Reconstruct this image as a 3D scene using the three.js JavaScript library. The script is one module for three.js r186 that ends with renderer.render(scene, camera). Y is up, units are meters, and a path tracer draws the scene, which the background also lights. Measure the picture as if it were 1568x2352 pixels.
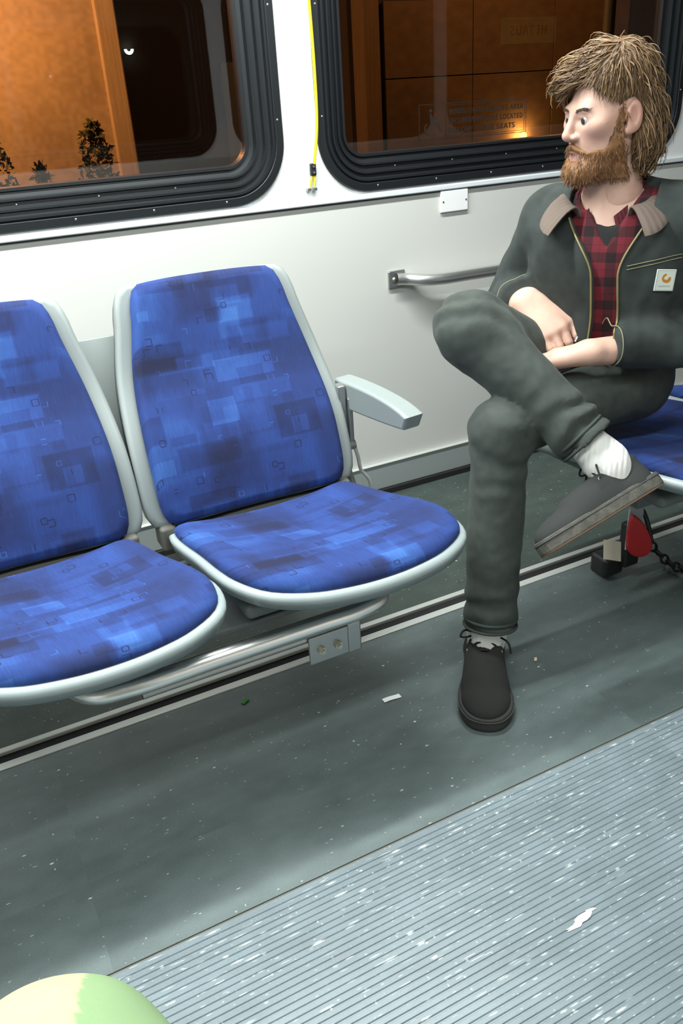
import * as THREE from 'three';
import { RectAreaLightUniformsLib } from 'three/addons/lights/RectAreaLightUniformsLib.js';
import { RoundedBoxGeometry } from 'three/addons/geometries/RoundedBoxGeometry.js';
import { mergeGeometries, mergeVertices } from 'three/addons/utils/BufferGeometryUtils.js';
import { ImprovedNoise } from 'three/addons/math/ImprovedNoise.js';

// ---------------------------------------------------------------- camera, night sky, light strips, exposure
const V = (x, y, z) => new THREE.Vector3(x, y, z);
const scene = new THREE.Scene();
const camera = new THREE.PerspectiveCamera(63.5, 1568 / 2352, 0.02, 80);
camera.position.set(0, 1.2, 2.229);
camera.up.set(0.251, 0.893, -0.374);
camera.lookAt(0.384, 1.2 - 0.446, 2.229 - 0.808);
scene.background = new THREE.Color().setRGB(0.0022, 0.0024, 0.003);
const renderer = new THREE.WebGLRenderer({ antialias: true });
renderer.toneMapping = THREE.LinearToneMapping;
renderer.toneMappingExposure = 1.1;
renderer.shadowMap.enabled = true;
RectAreaLightUniformsLib.init();
const STRIP = { color: 0xf6fdfb, glow: 4.0, power: [165, 66], width: 0.07 };
// [centre x, centre z, length]: lit tube panels of the two ceiling light lines
const STRIPS = [[-0.78, 0.63, 1.4], [0.68, 0.63, 1.4], [-0.78, 2.0, 1.4], [0.68, 2.0, 1.4]];

// ---------------------------------------------------------------- helpers
let seed = 20240611;
const rnd = () => { seed |= 0; seed = seed + 0x6D2B79F5 | 0; let t = Math.imul(seed ^ seed >>> 15, 1 | seed); t = t + Math.imul(t ^ t >>> 7, 61 | t) ^ t; return ((t ^ t >>> 14) >>> 0) / 4294967296; };
const rr = (a, b) => a + (b - a) * rnd();
const clamp = (x, a, b) => Math.min(b, Math.max(a, x));
const sst = (a, b, x) => { const t = clamp((x - a) / (b - a), 0, 1); return t * t * (3 - 2 * t); };
const lerp = (a, b, t) => a + (b - a) * t;
const PN = new ImprovedNoise();
const noise = (x, y, z) => PN.noise(x + 31.7, y + 17.3, z + 5.1);
const rgb = (r, g, b) => new THREE.Color().setRGB(r, g, b);
const used = {};
function numbered(n) { used[n] = (used[n] || 0) + 1; return used[n] === 1 ? n : `${n}_${String(used[n] - 1).padStart(3, '0')}`; }
function shade(o) { o.traverse(m => { if (m.isMesh) { m.castShadow = true; m.receiveShadow = true; } }); return o; }
function mat(color, roughness = 0.6, metalness = 0, extra = {}) { return new THREE.MeshPhysicalMaterial({ color, roughness, metalness, ...extra }); }
function mesh(name, geo, m, parent = scene) {
  const o = new THREE.Mesh(Array.isArray(geo) ? merge(geo) : geo, m);
  o.name = parent === scene ? numbered(name) : name; o.castShadow = o.receiveShadow = true; parent.add(o); return o;
}
function thing(name, label, category, pos = [0, 0, 0], turn = 0, group) {
  const o = new THREE.Group(); o.name = numbered(name); o.position.set(...pos); o.rotation.y = turn; scene.add(o);
  o.userData = { label, category }; if (group) o.userData.group = group; return o;
}
function tag(o, label, category, group) { o.userData.label = label; o.userData.category = category; if (group) o.userData.group = group; return o; }
function struct(o, label) { o.userData.kind = 'structure'; if (label) o.userData.label = label; return o; }
function structGroup(name, label) { const o = new THREE.Group(); o.name = numbered(name); scene.add(o); return struct(o, label); }
function merge(list) {
  const gs = list.map(g => { let q = g.index ? g.toNonIndexed() : g.clone(); for (const k of Object.keys(q.attributes)) if (!['position', 'normal', 'uv'].includes(k)) q.deleteAttribute(k); if (!q.attributes.uv) q.setAttribute('uv', new THREE.BufferAttribute(new Float32Array(q.attributes.position.count * 2), 2)); return q; });
  return mergeGeometries(gs);
}
function box(w, h, d, x, y, z, r = 0) {
  const g = r > 0 ? new RoundedBoxGeometry(w, h, d, 2, Math.min(r, w / 2.02, h / 2.02, d / 2.02)) : new THREE.BoxGeometry(w, h, d);
  g.translate(x, y, z); return g;
}
function tube(pts, r, seg = 40, rs = 10, closed = false) {
  const c = new THREE.CatmullRomCurve3(pts.map(p => p.isVector3 ? p : V(...p)), closed, 'centripetal');
  return new THREE.TubeGeometry(c, seg, r, rs, closed);
}
function cyl(r1, r2, h, x, y, z, seg = 20, axis = 'y') {
  const g = new THREE.CylinderGeometry(r1, r2, h, seg);
  if (axis === 'x') g.rotateZ(Math.PI / 2); if (axis === 'z') g.rotateX(Math.PI / 2);
  g.translate(x, y, z); return g;
}
// a bar with round ends between two points
function bar(a, b, r, seg = 10) { return new THREE.TubeGeometry(new THREE.LineCurve3(V(...a), V(...b)), 1, r, seg); }
// sheet from a grid of points, with thickness t along the normals
function sheet(nu, nv, fn, t) {
  const P = [], pos = [], uv = [], idx = [];
  for (let j = 0; j <= nv; j++) for (let i = 0; i <= nu; i++) P.push(fn(i / nu, j / nv));
  const at = (i, j) => P[clamp(j, 0, nv) * (nu + 1) + clamp(i, 0, nu)];
  const N = [];
  for (let j = 0; j <= nv; j++) for (let i = 0; i <= nu; i++) N.push(at(i + 1, j).clone().sub(at(i - 1, j)).cross(at(i, j + 1).clone().sub(at(i, j - 1))).normalize());
  for (const s of [0.5, -0.5]) for (let k = 0; k < P.length; k++) { const q = P[k].clone().addScaledVector(N[k], s * t); pos.push(q.x, q.y, q.z); const i = k % (nu + 1), j = (k / (nu + 1)) | 0; uv.push(i / nu, j / nv); }
  const n = P.length, id = (i, j, s) => s * n + j * (nu + 1) + i;
  const quad = (a, b, c, d) => idx.push(a, b, c, a, c, d);
  for (let j = 0; j < nv; j++) for (let i = 0; i < nu; i++) { quad(id(i, j, 0), id(i + 1, j, 0), id(i + 1, j + 1, 0), id(i, j + 1, 0)); quad(id(i, j, 1), id(i, j + 1, 1), id(i + 1, j + 1, 1), id(i + 1, j, 1)); }
  for (let i = 0; i < nu; i++) { quad(id(i, 0, 1), id(i + 1, 0, 1), id(i + 1, 0, 0), id(i, 0, 0)); quad(id(i, nv, 0), id(i + 1, nv, 0), id(i + 1, nv, 1), id(i, nv, 1)); }
  for (let j = 0; j < nv; j++) { quad(id(0, j, 0), id(0, j + 1, 0), id(0, j + 1, 1), id(0, j, 1)); quad(id(nu, j, 1), id(nu, j + 1, 1), id(nu, j + 1, 0), id(nu, j, 0)); }
  const g = new THREE.BufferGeometry(); g.setAttribute('position', new THREE.Float32BufferAttribute(pos, 3)); g.setAttribute('uv', new THREE.Float32BufferAttribute(uv, 2)); g.setIndex(idx); g.computeVertexNormals(); return g;
}
// textures
function tex(w, h, fn, srgb = true) {
  const a = new Uint8Array(w * h * 4);
  for (let j = 0; j < h; j++) for (let i = 0; i < w; i++) { const c = fn(i, j), k = (j * w + i) * 4; a[k] = clamp(c[0], 0, 255); a[k + 1] = clamp(c[1], 0, 255); a[k + 2] = clamp(c[2], 0, 255); a[k + 3] = 255; }
  const t = new THREE.DataTexture(a, w, h); t.wrapS = t.wrapT = THREE.RepeatWrapping; t.magFilter = THREE.LinearFilter; t.minFilter = THREE.LinearMipmapLinearFilter; t.generateMipmaps = true;
  if (srgb) t.colorSpace = THREE.SRGBColorSpace; t.needsUpdate = true; return t;
}
function canvasTex(w, h, draw) {
  const c = document.createElement('canvas'); c.width = w; c.height = h; draw(c.getContext('2d'), w, h);
  const t = new THREE.CanvasTexture(c); t.colorSpace = THREE.SRGBColorSpace; t.anisotropy = 4; return t;
}
const planarUV = (g, fu, fv) => { const p = g.attributes.position, uv = new Float32Array(p.count * 2); for (let i = 0; i < p.count; i++) { const x = p.getX(i), y = p.getY(i), z = p.getZ(i); uv[2 * i] = fu(x, y, z); uv[2 * i + 1] = fv(x, y, z); } g.setAttribute('uv', new THREE.BufferAttribute(uv, 2)); return g; };

// ---------------------------------------------------------------- materials
const M = {};
M.wallTop = mat(rgb(0.82, 0.83, 0.82), 0.45);
M.wallLow = mat(rgb(0.61, 0.61, 0.575), 0.5);
M.trim = mat(rgb(0.7, 0.74, 0.76), 0.35);
M.darkLine = mat(rgb(0.05, 0.05, 0.055), 0.7);
M.alu = mat(rgb(0.6, 0.61, 0.58), 0.42, 0.35);
M.aluDull = mat(rgb(0.42, 0.46, 0.46), 0.5, 0.4);
M.slot = mat(rgb(0.01, 0.01, 0.01), 0.8);
M.rubber = mat(rgb(0.008, 0.01, 0.012), 0.46);
M.rubberLip = mat(rgb(0.03, 0.034, 0.036), 0.3);
M.chrome = mat(rgb(0.93, 0.93, 0.91), 0.3, 1);
M.steel = mat(rgb(0.45, 0.46, 0.45), 0.35, 0.9);
M.bolt = mat(rgb(0.6, 0.56, 0.45), 0.3, 0.9);
M.shell = mat(rgb(0.24, 0.27, 0.262), 0.45);
M.rim = mat(rgb(0.31, 0.36, 0.36), 0.38);
M.under = mat(rgb(0.11, 0.125, 0.125), 0.6);
M.hinge = mat(rgb(0.13, 0.125, 0.105), 0.6);
M.black = mat(rgb(0.012, 0.012, 0.013), 0.45);
M.white = mat(rgb(0.85, 0.85, 0.85), 0.5);
M.ceiling = mat(rgb(0.36, 0.37, 0.36), 0.6); M.endWall = mat(rgb(0.14, 0.15, 0.16), 0.7);
M.yellow = mat(rgb(0.85, 0.72, 0.02), 0.5);
M.glass = new THREE.MeshPhysicalMaterial({ color: rgb(0.62, 0.64, 0.63), roughness: 0.015, metalness: 0, transmission: 1, thickness: 0, ior: 1.75, specularIntensity: 1 });
// moquette: soft rectangles of many blues with small bracket marks woven in
const FAB = 1024, FABM = 0.62;
const fabTone = new Float32Array(FAB * FAB).fill(0.44);
{
  const fillRect = (cx, cy, w, h, d, soft) => {
    const x0 = Math.floor((cx - w / 2) * FAB), x1 = Math.ceil((cx + w / 2) * FAB), y0 = Math.floor((cy - h / 2) * FAB), y1 = Math.ceil((cy + h / 2) * FAB);
    for (let y = y0; y < y1; y++) for (let x = x0; x < x1; x++) {
      const e = Math.min(x - x0, x1 - 1 - x) / soft, f = Math.min(y - y0, y1 - 1 - y) / soft;
      fabTone[((y % FAB + FAB) % FAB) * FAB + (x % FAB + FAB) % FAB] += d * clamp(Math.min(e, f), 0, 1);
    }
  };
  for (let k = 0; k < 26; k++) fillRect(rnd(), rnd(), rr(0.18, 0.4), rr(0.14, 0.3), rr(-0.2, 0.2), 46);
  for (let k = 0; k < 90; k++) fillRect(rnd(), rnd(), rr(0.08, 0.24), rr(0.04, 0.13), rr(-0.18, 0.19), rr(2, 14));
  for (let k = 0; k < 46; k++) fillRect(rnd(), rnd(), rr(0.03, 0.1), rr(0.03, 0.08), rr(-0.13, 0.13), 2);
  for (let k = 0; k < 130; k++) {
    const s = rr(0.013, 0.024), x = rnd(), y = rnd(), d = rnd() < 0.7 ? -0.42 : 0.28, t = 0.0036, sides = rnd() < 0.14 ? [1, 1, 1, 1] : [rnd() < 0.7, rnd() < 0.6, rnd() < 0.5, rnd() < 0.4];
    if (sides[0]) fillRect(x, y + s / 2, s, t, d, 1); if (sides[1]) fillRect(x - s / 2, y, t, s, d, 1);
    if (sides[2]) fillRect(x + s / 2, y, t, s, d, 1); if (sides[3]) fillRect(x, y - s / 2, s, t, d, 1);
  }
}
const fabRamp = [[13, 20, 54], [20, 36, 84], [30, 57, 120], [48, 87, 152], [78, 124, 182]];
M.fabric = (() => {
  const map = tex(FAB, FAB, (i, j) => {
    let t = fabTone[j * FAB + i] + 0.06 * noise(i / 5, j / 46, 1) + 0.05 * (rnd() - 0.5) + 0.03 * noise(i / 60, j / 40, 3);
    t = clamp(t, 0, 0.999) * 4; const k = Math.floor(t), f = t - k, a = fabRamp[k], b = fabRamp[k + 1];
    return [lerp(a[0], b[0], f), lerp(a[1], b[1], f), lerp(a[2], b[2], f)];
  });
  map.repeat.set(1 / FABM, 1 / FABM);
  return new THREE.MeshPhysicalMaterial({ map, roughness: 0.9, sheen: 0.45, sheenRoughness: 0.4, sheenColor: rgb(0.12, 0.22, 0.6) });
})();
// floor sheet: blue grey with pale flecks; ribbed aisle: the same with longer flecks along the ribs
function floorTex(base, flecks, longness, patch) {
  const S = 1024, A = new Float32Array(S * S);
  for (let k = 0; k < flecks; k++) {
    const x = rnd() * S, y = rnd() * S, l = Math.pow(rnd(), 3) * longness + 1.2, w = 0.8 + Math.pow(rnd(), 4) * 2.6, v = rr(0.25, 1);
    for (let q = -Math.ceil(l); q <= l; q++) for (let p = -Math.ceil(w); p <= w; p++) {
      const e = 1 - Math.hypot(q / l, p / w) - 0.4 * rnd(); if (e <= 0) continue;
      const id = (((y + p | 0) % S + S) % S) * S + ((x + q | 0) % S + S) % S; A[id] = Math.max(A[id], v * Math.min(1, e * 2.2));
    }
  }
  return tex(S, S, (i, j) => {
    const n = 1 + patch * (noise(i / 150, j / 60, 9) + 0.6 * noise(i / 40, j / 22, 2)) + 0.10 * (rnd() - 0.5), f = A[j * S + i];
    return [lerp(base[0] * n, 236, f), lerp(base[1] * n, 238, f), lerp(base[2] * n, 232, f)];
  });
}
M.floor = mat(0xffffff, 0.42, 0, { map: floorTex([90, 101, 100], 900, 5, 0.10) }); M.floor.map.repeat.set(1 / 1.1, 1 / 1.1);
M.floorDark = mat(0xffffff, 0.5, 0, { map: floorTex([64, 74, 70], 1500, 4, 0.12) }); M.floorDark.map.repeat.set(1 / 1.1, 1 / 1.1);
M.ribs = mat(0xffffff, 0.36, 0, { map: floorTex([113, 125, 130], 3200, 16, 0.08) }); M.ribs.map.repeat.set(1 / 1.1, 1 / 1.1);
const floorUV = g => planarUV(g, (x, y, z) => x, (x, y, z) => z);

// ---------------------------------------------------------------- setting: floor, walls, ceiling, windows
const X0 = -3.3, X1 = 5.4, ZW = 2.62, LEN = X1 - X0, XC = (X0 + X1) / 2, TOP = 2.2;
{
  const f = structGroup('floor', 'grey vinyl bus floor with pale flecks');
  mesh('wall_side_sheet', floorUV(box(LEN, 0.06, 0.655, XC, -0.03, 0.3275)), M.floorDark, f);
  mesh('floor_sheet', [floorUV(box(LEN, 0.06, 1.289 - 0.728, XC, -0.03, (1.289 + 0.728) / 2))], M.floor, f);
  mesh('joint', box(LEN, 0.05, 0.006, XC, -0.0275, 1.2905), M.hinge, f);
  // ribbed aisle: long ridges
  const ribs = [box(LEN, 0.055, ZW - 1.293, XC, -0.0293, (ZW + 1.293) / 2)];
  for (let z = 1.302; z < 2.18; z += 0.0118) {
    const s = new THREE.Shape(); s.moveTo(-0.005, -0.0019); s.lineTo(-0.0036, 0); s.lineTo(0.0036, 0); s.lineTo(0.005, -0.0019);
    const e = new THREE.ExtrudeGeometry(s, { depth: LEN, bevelEnabled: false, steps: 1 }); e.rotateY(Math.PI / 2); e.translate(X0, 0, z); ribs.push(e);
  }
  mesh('ribbed_aisle', ribs.map(floorUV), M.ribs, f);
  const tr = structGroup('trim_1', 'metal wheelchair securement track let into the floor with a black slot');
  mesh('track_rail', box(LEN, 0.03, 0.017, XC, -0.0125, 0.6645, 0.002), M.alu, tr);
  mesh('track_rail', box(LEN, 0.03, 0.022, XC, -0.0125, 0.716, 0.002), M.alu, tr);
  mesh('slot', box(LEN, 0.03, 0.034, XC, -0.021, 0.689), M.slot, tr);
}
function rrShape(x, y, w, h, r, Type = THREE.Shape) {
  const s = new Type(), a = x - w / 2, b = x + w / 2, c = y - h / 2, d = y + h / 2;
  s.moveTo(a + r, c); s.lineTo(b - r, c); s.absarc(b - r, c + r, r, -Math.PI / 2, 0); s.lineTo(b, d - r); s.absarc(b - r, d - r, r, 0, Math.PI / 2);
  s.lineTo(a + r, d); s.absarc(a + r, d - r, r, Math.PI / 2, Math.PI); s.lineTo(a, c + r); s.absarc(a + r, c + r, r, Math.PI, Math.PI * 1.5); return s;
}
// moulding swept round a rounded rectangle; profile = [[distance inwards, depth], ...]
function ring(cx, cy, w, h, r, profile, z0 = 0) {
  const base = [], n = 14;
  for (const [sx, sy, a0] of [[1, -1, -Math.PI / 2], [1, 1, 0], [-1, 1, Math.PI / 2], [-1, -1, Math.PI]])
    for (let k = 0; k <= n; k++) { const a = a0 + k / n * Math.PI / 2; base.push([cx + sx * (w / 2 - r), cy + sy * (h / 2 - r), Math.cos(a), Math.sin(a)]); }
  const pos = [], idx = [], m = profile.length, L = base.length;
  for (const [x, y, c, s] of base) for (const [t, z] of profile) pos.push(x + c * (r - t), y + s * (r - t), z0 + z);
  for (let i = 0; i < L; i++) for (let j = 0; j < m - 1; j++) { const a = i * m + j, b = ((i + 1) % L) * m + j; idx.push(a, b, b + 1, a, b + 1, a + 1); }
  const g = new THREE.BufferGeometry(); g.setAttribute('position', new THREE.Float32BufferAttribute(pos, 3)); g.setIndex(idx);
  const q = g.toNonIndexed(); q.computeVertexNormals(); return q;
}
const WY0 = 0.957, WH = 0.86, WCY = WY0 + WH / 2, WW = 1.35, WR = 0.155;
const FRAME = [[0, -0.02], [0, 0.004], [0.003, 0.008], [0.022, 0.009], [0.026, 0.005], [0.0275, 0.0045], [0.029, 0.0105], [0.034, 0.0105], [0.036, -0.002], [0.046, -0.004], [0.048, 0.003], [0.0525, 0.003], [0.0545, -0.012], [0.068, -0.014], [0.070, -0.007], [0.0745, -0.007], [0.077, -0.024], [0.09, -0.028], [0.092, -0.022], [0.099, -0.022], [0.101, -0.05]];
const glassIn = 0.097, GZ = -0.034;
function sideWindow(n, cx, flip, label) {
  const g = structGroup(`window_${n}`, label);
  mesh('window_frame', ring(cx, WCY, WW, WH, WR, FRAME), M.rubber, g);
  const pane = new THREE.ExtrudeGeometry(rrShape(cx, WCY, WW - 2 * glassIn, WH - 2 * glassIn, WR - glassIn + 0.004), { depth: 0.0004, bevelEnabled: false });
  const flat = new THREE.ShapeGeometry(rrShape(cx, WCY, WW - 2 * glassIn, WH - 2 * glassIn, WR - glassIn + 0.004), 10); flat.translate(0, 0, GZ);
  pane.dispose(); mesh('pane', flat, M.glass, g);
  for (let k = 0; k < 6; k++) { const x = cx - WW / 2 + 0.18 + k * (WW - 0.36) / 5; for (const [t, dz] of [[0.0155, 0.0085], [0.0615, -0.0125]]) { const s = new THREE.SphereGeometry(0.0032, 8, 6); s.scale(1, 1, 0.6); s.translate(x + (t > 0.03 ? 0.07 : 0), WY0 + t, dz); mesh('screw', s, M.steel, g); } }
  for (const y of [1.16, 1.42, 1.66]) for (const s of [-1, 1]) { const q = new THREE.SphereGeometry(0.0032, 8, 6); q.scale(1, 1, 0.6); q.translate(cx + s * (WW / 2 - 0.0155), y, 0.0085); mesh('screw', q, M.steel, g); }
  if (flip) { g.rotation.y = Math.PI; g.position.set(0, 0, ZW); }
  return g;
}
const NEAR = [-2.615, -1.165, 0.285, 1.735, 3.185, 4.635], FAR = [-1.86, -0.41, 1.04, 2.49, 3.94];
function wallUpper(name, centres, label, flip) {
  const s = new THREE.Shape(); s.moveTo(X0, 0.94); s.lineTo(X1, 0.94); s.lineTo(X1, TOP); s.lineTo(X0, TOP); s.lineTo(X0, 0.94);
  for (const c of centres) s.holes.push(rrShape(c, WCY, WW - 0.012, WH - 0.012, WR - 0.006, THREE.Path));
  const e = new THREE.ExtrudeGeometry(s, { depth: 0.05, bevelEnabled: false, curveSegments: 14 }); e.translate(0, 0, flip ? ZW : -0.05);
  return struct(mesh(name, e, M.wallTop), label);
}
wallUpper('wall_window_side', NEAR, 'white window band of the bus wall above the trim line', false);
struct(mesh('wall_window_side', box(LEN, 0.94, 0.05, XC, 0.47, -0.025), M.wallLow), 'pale grey bus wall panel below the windows');
{
  const g = structGroup('trim_2', 'pale ledge moulding under the windows with a dark seam');
  mesh('ledge', box(LEN, 0.016, 0.012, XC, 0.945, 0.005, 0.004), M.trim, g);
  mesh('seam', box(LEN, 0.004, 0.004, XC, 0.9345, 0.001), M.darkLine, g);
}
{
  const g = structGroup('baseboard_window_side', 'grey metal baseboard with a bright upper edge and black rubber foot');
  mesh('board', box(LEN, 0.088, 0.011, XC, 0.064, 0.0055, 0.002), M.aluDull, g);
  mesh('upper_edge', box(LEN, 0.004, 0.015, XC, 0.109, 0.0075, 0.0015), M.alu, g);
  mesh('rubber_foot', box(LEN, 0.018, 0.022, XC, 0.01, 0.011), M.slot, g);
}
wallUpper('wall_aisle_side', FAR, 'white window band of the opposite bus wall', true);
struct(mesh('wall_aisle_side', box(LEN, 0.94, 0.05, XC, 0.47, ZW + 0.025), M.wallLow), 'grey lower panel of the opposite bus wall');
struct(mesh('ceiling', box(LEN, 0.05, ZW + 0.1, XC, TOP + 0.025, ZW / 2), M.ceiling), 'pale bus ceiling');
struct(mesh('wall_front', box(0.05, TOP, ZW + 0.1, X0 - 0.025, TOP / 2, ZW / 2), M.endWall), 'end wall of the bus');
struct(mesh('wall_rear', box(0.05, TOP, ZW + 0.1, X1 + 0.025, TOP / 2, ZW / 2), M.endWall), 'end wall of the bus');
let wn = 1;
for (const c of NEAR) sideWindow(wn++, c, false, c === 0.285 ? 'left bus window with black ribbed rubber frame, orange lit wall outside' : c === 1.735 ? 'bus window behind the man with black ribbed rubber frame' : 'bus window with black rubber frame');
for (const c of FAR) sideWindow(wn++, -c, true, 'opposite bus window with black rubber frame');
// ceiling light panels
for (const [x, z, l] of STRIPS) {
  const t = thing('ceiling_light', z < 1 ? (x < 0 ? 'white fluorescent ceiling panel above the left window, out of view' : 'white fluorescent ceiling panel above the pillar between the windows') : (x < 0 ? 'white fluorescent ceiling panel across the aisle, left of the camera' : 'white fluorescent ceiling panel across the aisle, right of the camera'), 'ceiling light', [x, TOP, z], 0, z < 1 ? 'ceiling lights on the window side' : 'ceiling lights on the aisle side');
  mesh('housing', box(l + 0.04, 0.05, 0.12, 0, -0.0252, 0, 0.012), M.white, t);
  mesh('diffuser', box(l, 0.012, STRIP.width, 0, -0.055, 0, 0.004), new THREE.MeshStandardMaterial({ color: 0xffffff, emissive: STRIP.color, emissiveIntensity: STRIP.glow, roughness: 0.6 }), t);
  const a = new THREE.RectAreaLight(STRIP.color, STRIP.power[z < 1 ? 0 : 1], l, STRIP.width); a.position.set(0, -0.066, 0); a.rotation.x = -Math.PI / 2; t.add(a); a.name = 'light';
}

// ---------------------------------------------------------------- seats
// outline of a pad as angle -> [x, t]; pads are built as rings shrinking towards the middle
function pad(outline, height, edge, inset, rings, under) {
  // outline: list of [x,t]; height(x,t): top surface; edge: side height; inset: rounding width; under: depth of underside
  const c = outline.reduce((a, p) => [a[0] + p[0] / outline.length, a[1] + p[1] / outline.length], [0, 0]);
  const pos = [], uv = [], idx = [], L = outline.length; let rows = 0;
  const row = (s, drop, abs) => { for (const [x, t] of outline) { const X = c[0] + (x - c[0]) * s, T = c[1] + (t - c[1]) * s; pos.push([X, height(X, T) - drop, T]); uv.push(X, T + drop); } rows++; };
  for (let k = 0; k <= rings; k++) row(0.001 + (1 - inset - 0.001) * k / rings, 0);
  for (let k = 1; k <= 6; k++) { const a = k / 6 * Math.PI / 2; row(1 - inset + inset * Math.sin(a), edge * (1 - Math.cos(a))); }
  row(0.985, under); row(0.001, under);
  for (let j = 0; j < rows - 1; j++) for (let i = 0; i < L; i++) { const a = j * L + i, b = j * L + (i + 1) % L; idx.push(a, a + L, b + L, a, b + L, b); }
  return { pos, uv, idx };
}
function padGeo(p, place) {
  const g = new THREE.BufferGeometry(), q = [];
  for (const [x, h, t] of p.pos) { const v = place(x, h, t); q.push(v.x, v.y, v.z); }
  g.setAttribute('position', new THREE.Float32BufferAttribute(q, 3)); g.setAttribute('uv', new THREE.Float32BufferAttribute(p.uv, 2)); g.setIndex(p.idx); g.computeVertexNormals(); return g;
}
// smooth closed outline through half points (right side, from the rear/bottom middle to the front/top middle)
function symOutline(half, n = 84, cx = 0) {
  const pts = [...half.map(([x, t]) => V(x, t, 0)), ...half.slice(1, -1).reverse().map(([x, t]) => V(-x, t, 0))];
  return new THREE.CatmullRomCurve3(pts, true, 'centripetal').getSpacedPoints(n).slice(0, n).map(p => [p.x + cx, p.y]);
}
const grow = (o, d) => { const c = o.reduce((a, p) => [a[0] + p[0] / o.length, a[1] + p[1] / o.length], [0, 0]); return o.map(([x, t], i) => { const a = o[(i + o.length - 1) % o.length], b = o[(i + 1) % o.length]; let nx = b[1] - a[1], nt = a[0] - b[0]; const l = Math.hypot(nx, nt) || 1; nx /= l; nt /= l; if (nx * (x - c[0]) + nt * (t - c[1]) < 0) { nx = -nx; nt = -nt; } return [x + nx * d, t + nt * d]; }); };
// local frame of a seat: origin on the floor below its middle, facing +z, rear of cushion at z = 0
const SEAT_OUT = symOutline([[0, 0.0], [0.12, 0.0], [0.196, 0.004], [0.206, 0.03], [0.216, 0.15], [0.227, 0.25], [0.225, 0.305], [0.2, 0.362], [0.14, 0.396], [0.07, 0.41], [0, 0.414]]);
const seatTop = (x, t) => 0.43 + 0.036 * sst(0, 0.4, t) + 0.022 * Math.pow(Math.abs(x) / 0.22, 2.2) * (1 - 0.55 * sst(0.12, 0.4, t)) - 0.012 * sst(0.27, 0.46, t) * (1 - Math.pow(Math.abs(x) / 0.3, 2)) - 0.012 * Math.exp(-Math.pow((t - 0.15) / 0.1, 2)) * (1 - Math.abs(x) / 0.25);
const BACK_OUT = symOutline([[0, -0.012], [0.14, -0.012], [0.196, -0.008], [0.209, 0.014], [0.213, 0.1], [0.21, 0.19], [0.197, 0.3], [0.174, 0.405], [0.165, 0.452], [0.149, 0.482], [0.11, 0.489], [0, 0.493]]);
const RB = Math.atan2(0.18, 0.465), BY = 0.425, BZ = -0.05;
const backBulge = (x, t) => 0.024 * Math.pow(Math.abs(x) / 0.2, 2) - 0.010 * Math.exp(-Math.pow((t - 0.3) / 0.09, 2)) + 0.012 * Math.exp(-Math.pow((t - 0.12) / 0.12, 2));
const onBack = (x, h, t) => V(x, BY + t * Math.cos(RB) + h * Math.sin(RB), BZ - t * Math.sin(RB) + h * Math.cos(RB));
function makeSeat() {
  const t = thing('bus_seat', '', 'seat');
  const cu = mesh('seat_cushion', padGeo(pad(SEAT_OUT, seatTop, 0.026, 0.14, 9, 0.034), (x, h, z) => V(x + 0.17 * z, h + 0.008 * z / 0.4, z * 1.02)), M.fabric, t);
  const so = grow(SEAT_OUT, 0.012);
  const sp = pad(so, (x, z) => seatTop(x * 0.95, z) - 0.027, 0.013, 0.06, 3, 0.03);
  mesh('seat_shell', padGeo(sp, (x, h, z) => V(x + 0.17 * z, h + 0.008 * z / 0.4, z * 1.02)), M.rim, t);
  mesh('seat_pan', [box(0.36, 0.03, 0.3, 0.017, 0.38, 0.17, 0.012)], M.under, t);
  mesh('back_cushion', padGeo(pad(BACK_OUT, (x, s) => 0.03 + backBulge(x, s), 0.022, 0.09, 9, 0.032), onBack), M.fabric, t);
  const bo = grow(BACK_OUT, 0.004).map(([x, t]) => [x + Math.sign(x) * 0.027 * sst(0.03, 0.15, Math.abs(x)), t]);
  mesh('back_shell', padGeo(pad(bo, (x, s) => 0.003 + backBulge(x * 0.92, s), 0.012, 0.05, 3, 0.055), onBack), M.shell, t);
  mesh('hinge_cover', [box(0.40, 0.03, 0.07, 0, 0.392, -0.045, 0.01), box(0.035, 0.055, 0.06, 0.205, 0.4, -0.035, 0.008), box(0.035, 0.055, 0.06, -0.205, 0.4, -0.035, 0.008)], M.hinge, t);
  return t;
}
const seat0 = makeSeat(), SEATZ = 0.70;
function placeSeat(o, x, z, turn, label, group) { o.position.set(x, 0, z); o.rotation.y = turn; o.userData = { label, category: 'seat', group }; return o; }
function backless(o) { for (const n of ['back_cushion', 'back_shell', 'armrest', 'armrest_bracket', 'hinge_cover']) { const c = o.getObjectByName(n); if (c) o.remove(c); } return o; }
function cloneSeat() { const c = seat0.clone(); c.name = numbered('bus_seat'); scene.add(c); return c; }
placeSeat(seat0, 0.537, SEATZ, 0, 'blue moquette folding seat with grey armrest, right one of the empty pair', 'empty sideways folding seats');
placeSeat(cloneSeat(), 0.047, SEATZ, 0, 'blue moquette folding seat without armrest, left one of the empty pair', 'empty sideways folding seats');
placeSeat(backless(cloneSeat()), 1.46, 0.65, 0, 'deep blue moquette seat that the bearded man sits on', 'sideways seats under the man').scale.z = 1.41;
placeSeat(backless(cloneSeat()), 1.95, 0.65, 0, 'blue moquette seat beyond the one the man sits on', 'sideways seats under the man').scale.z = 1.41;
placeSeat(cloneSeat(), 0.1, 2.36, Math.PI, 'blue moquette seat under the camouflage trousers across the aisle', 'seats across the aisle');
placeSeat(cloneSeat(), -0.443, SEATZ, 0, 'blue moquette folding seat just beyond the left edge of the view', 'empty sideways folding seats');
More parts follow.
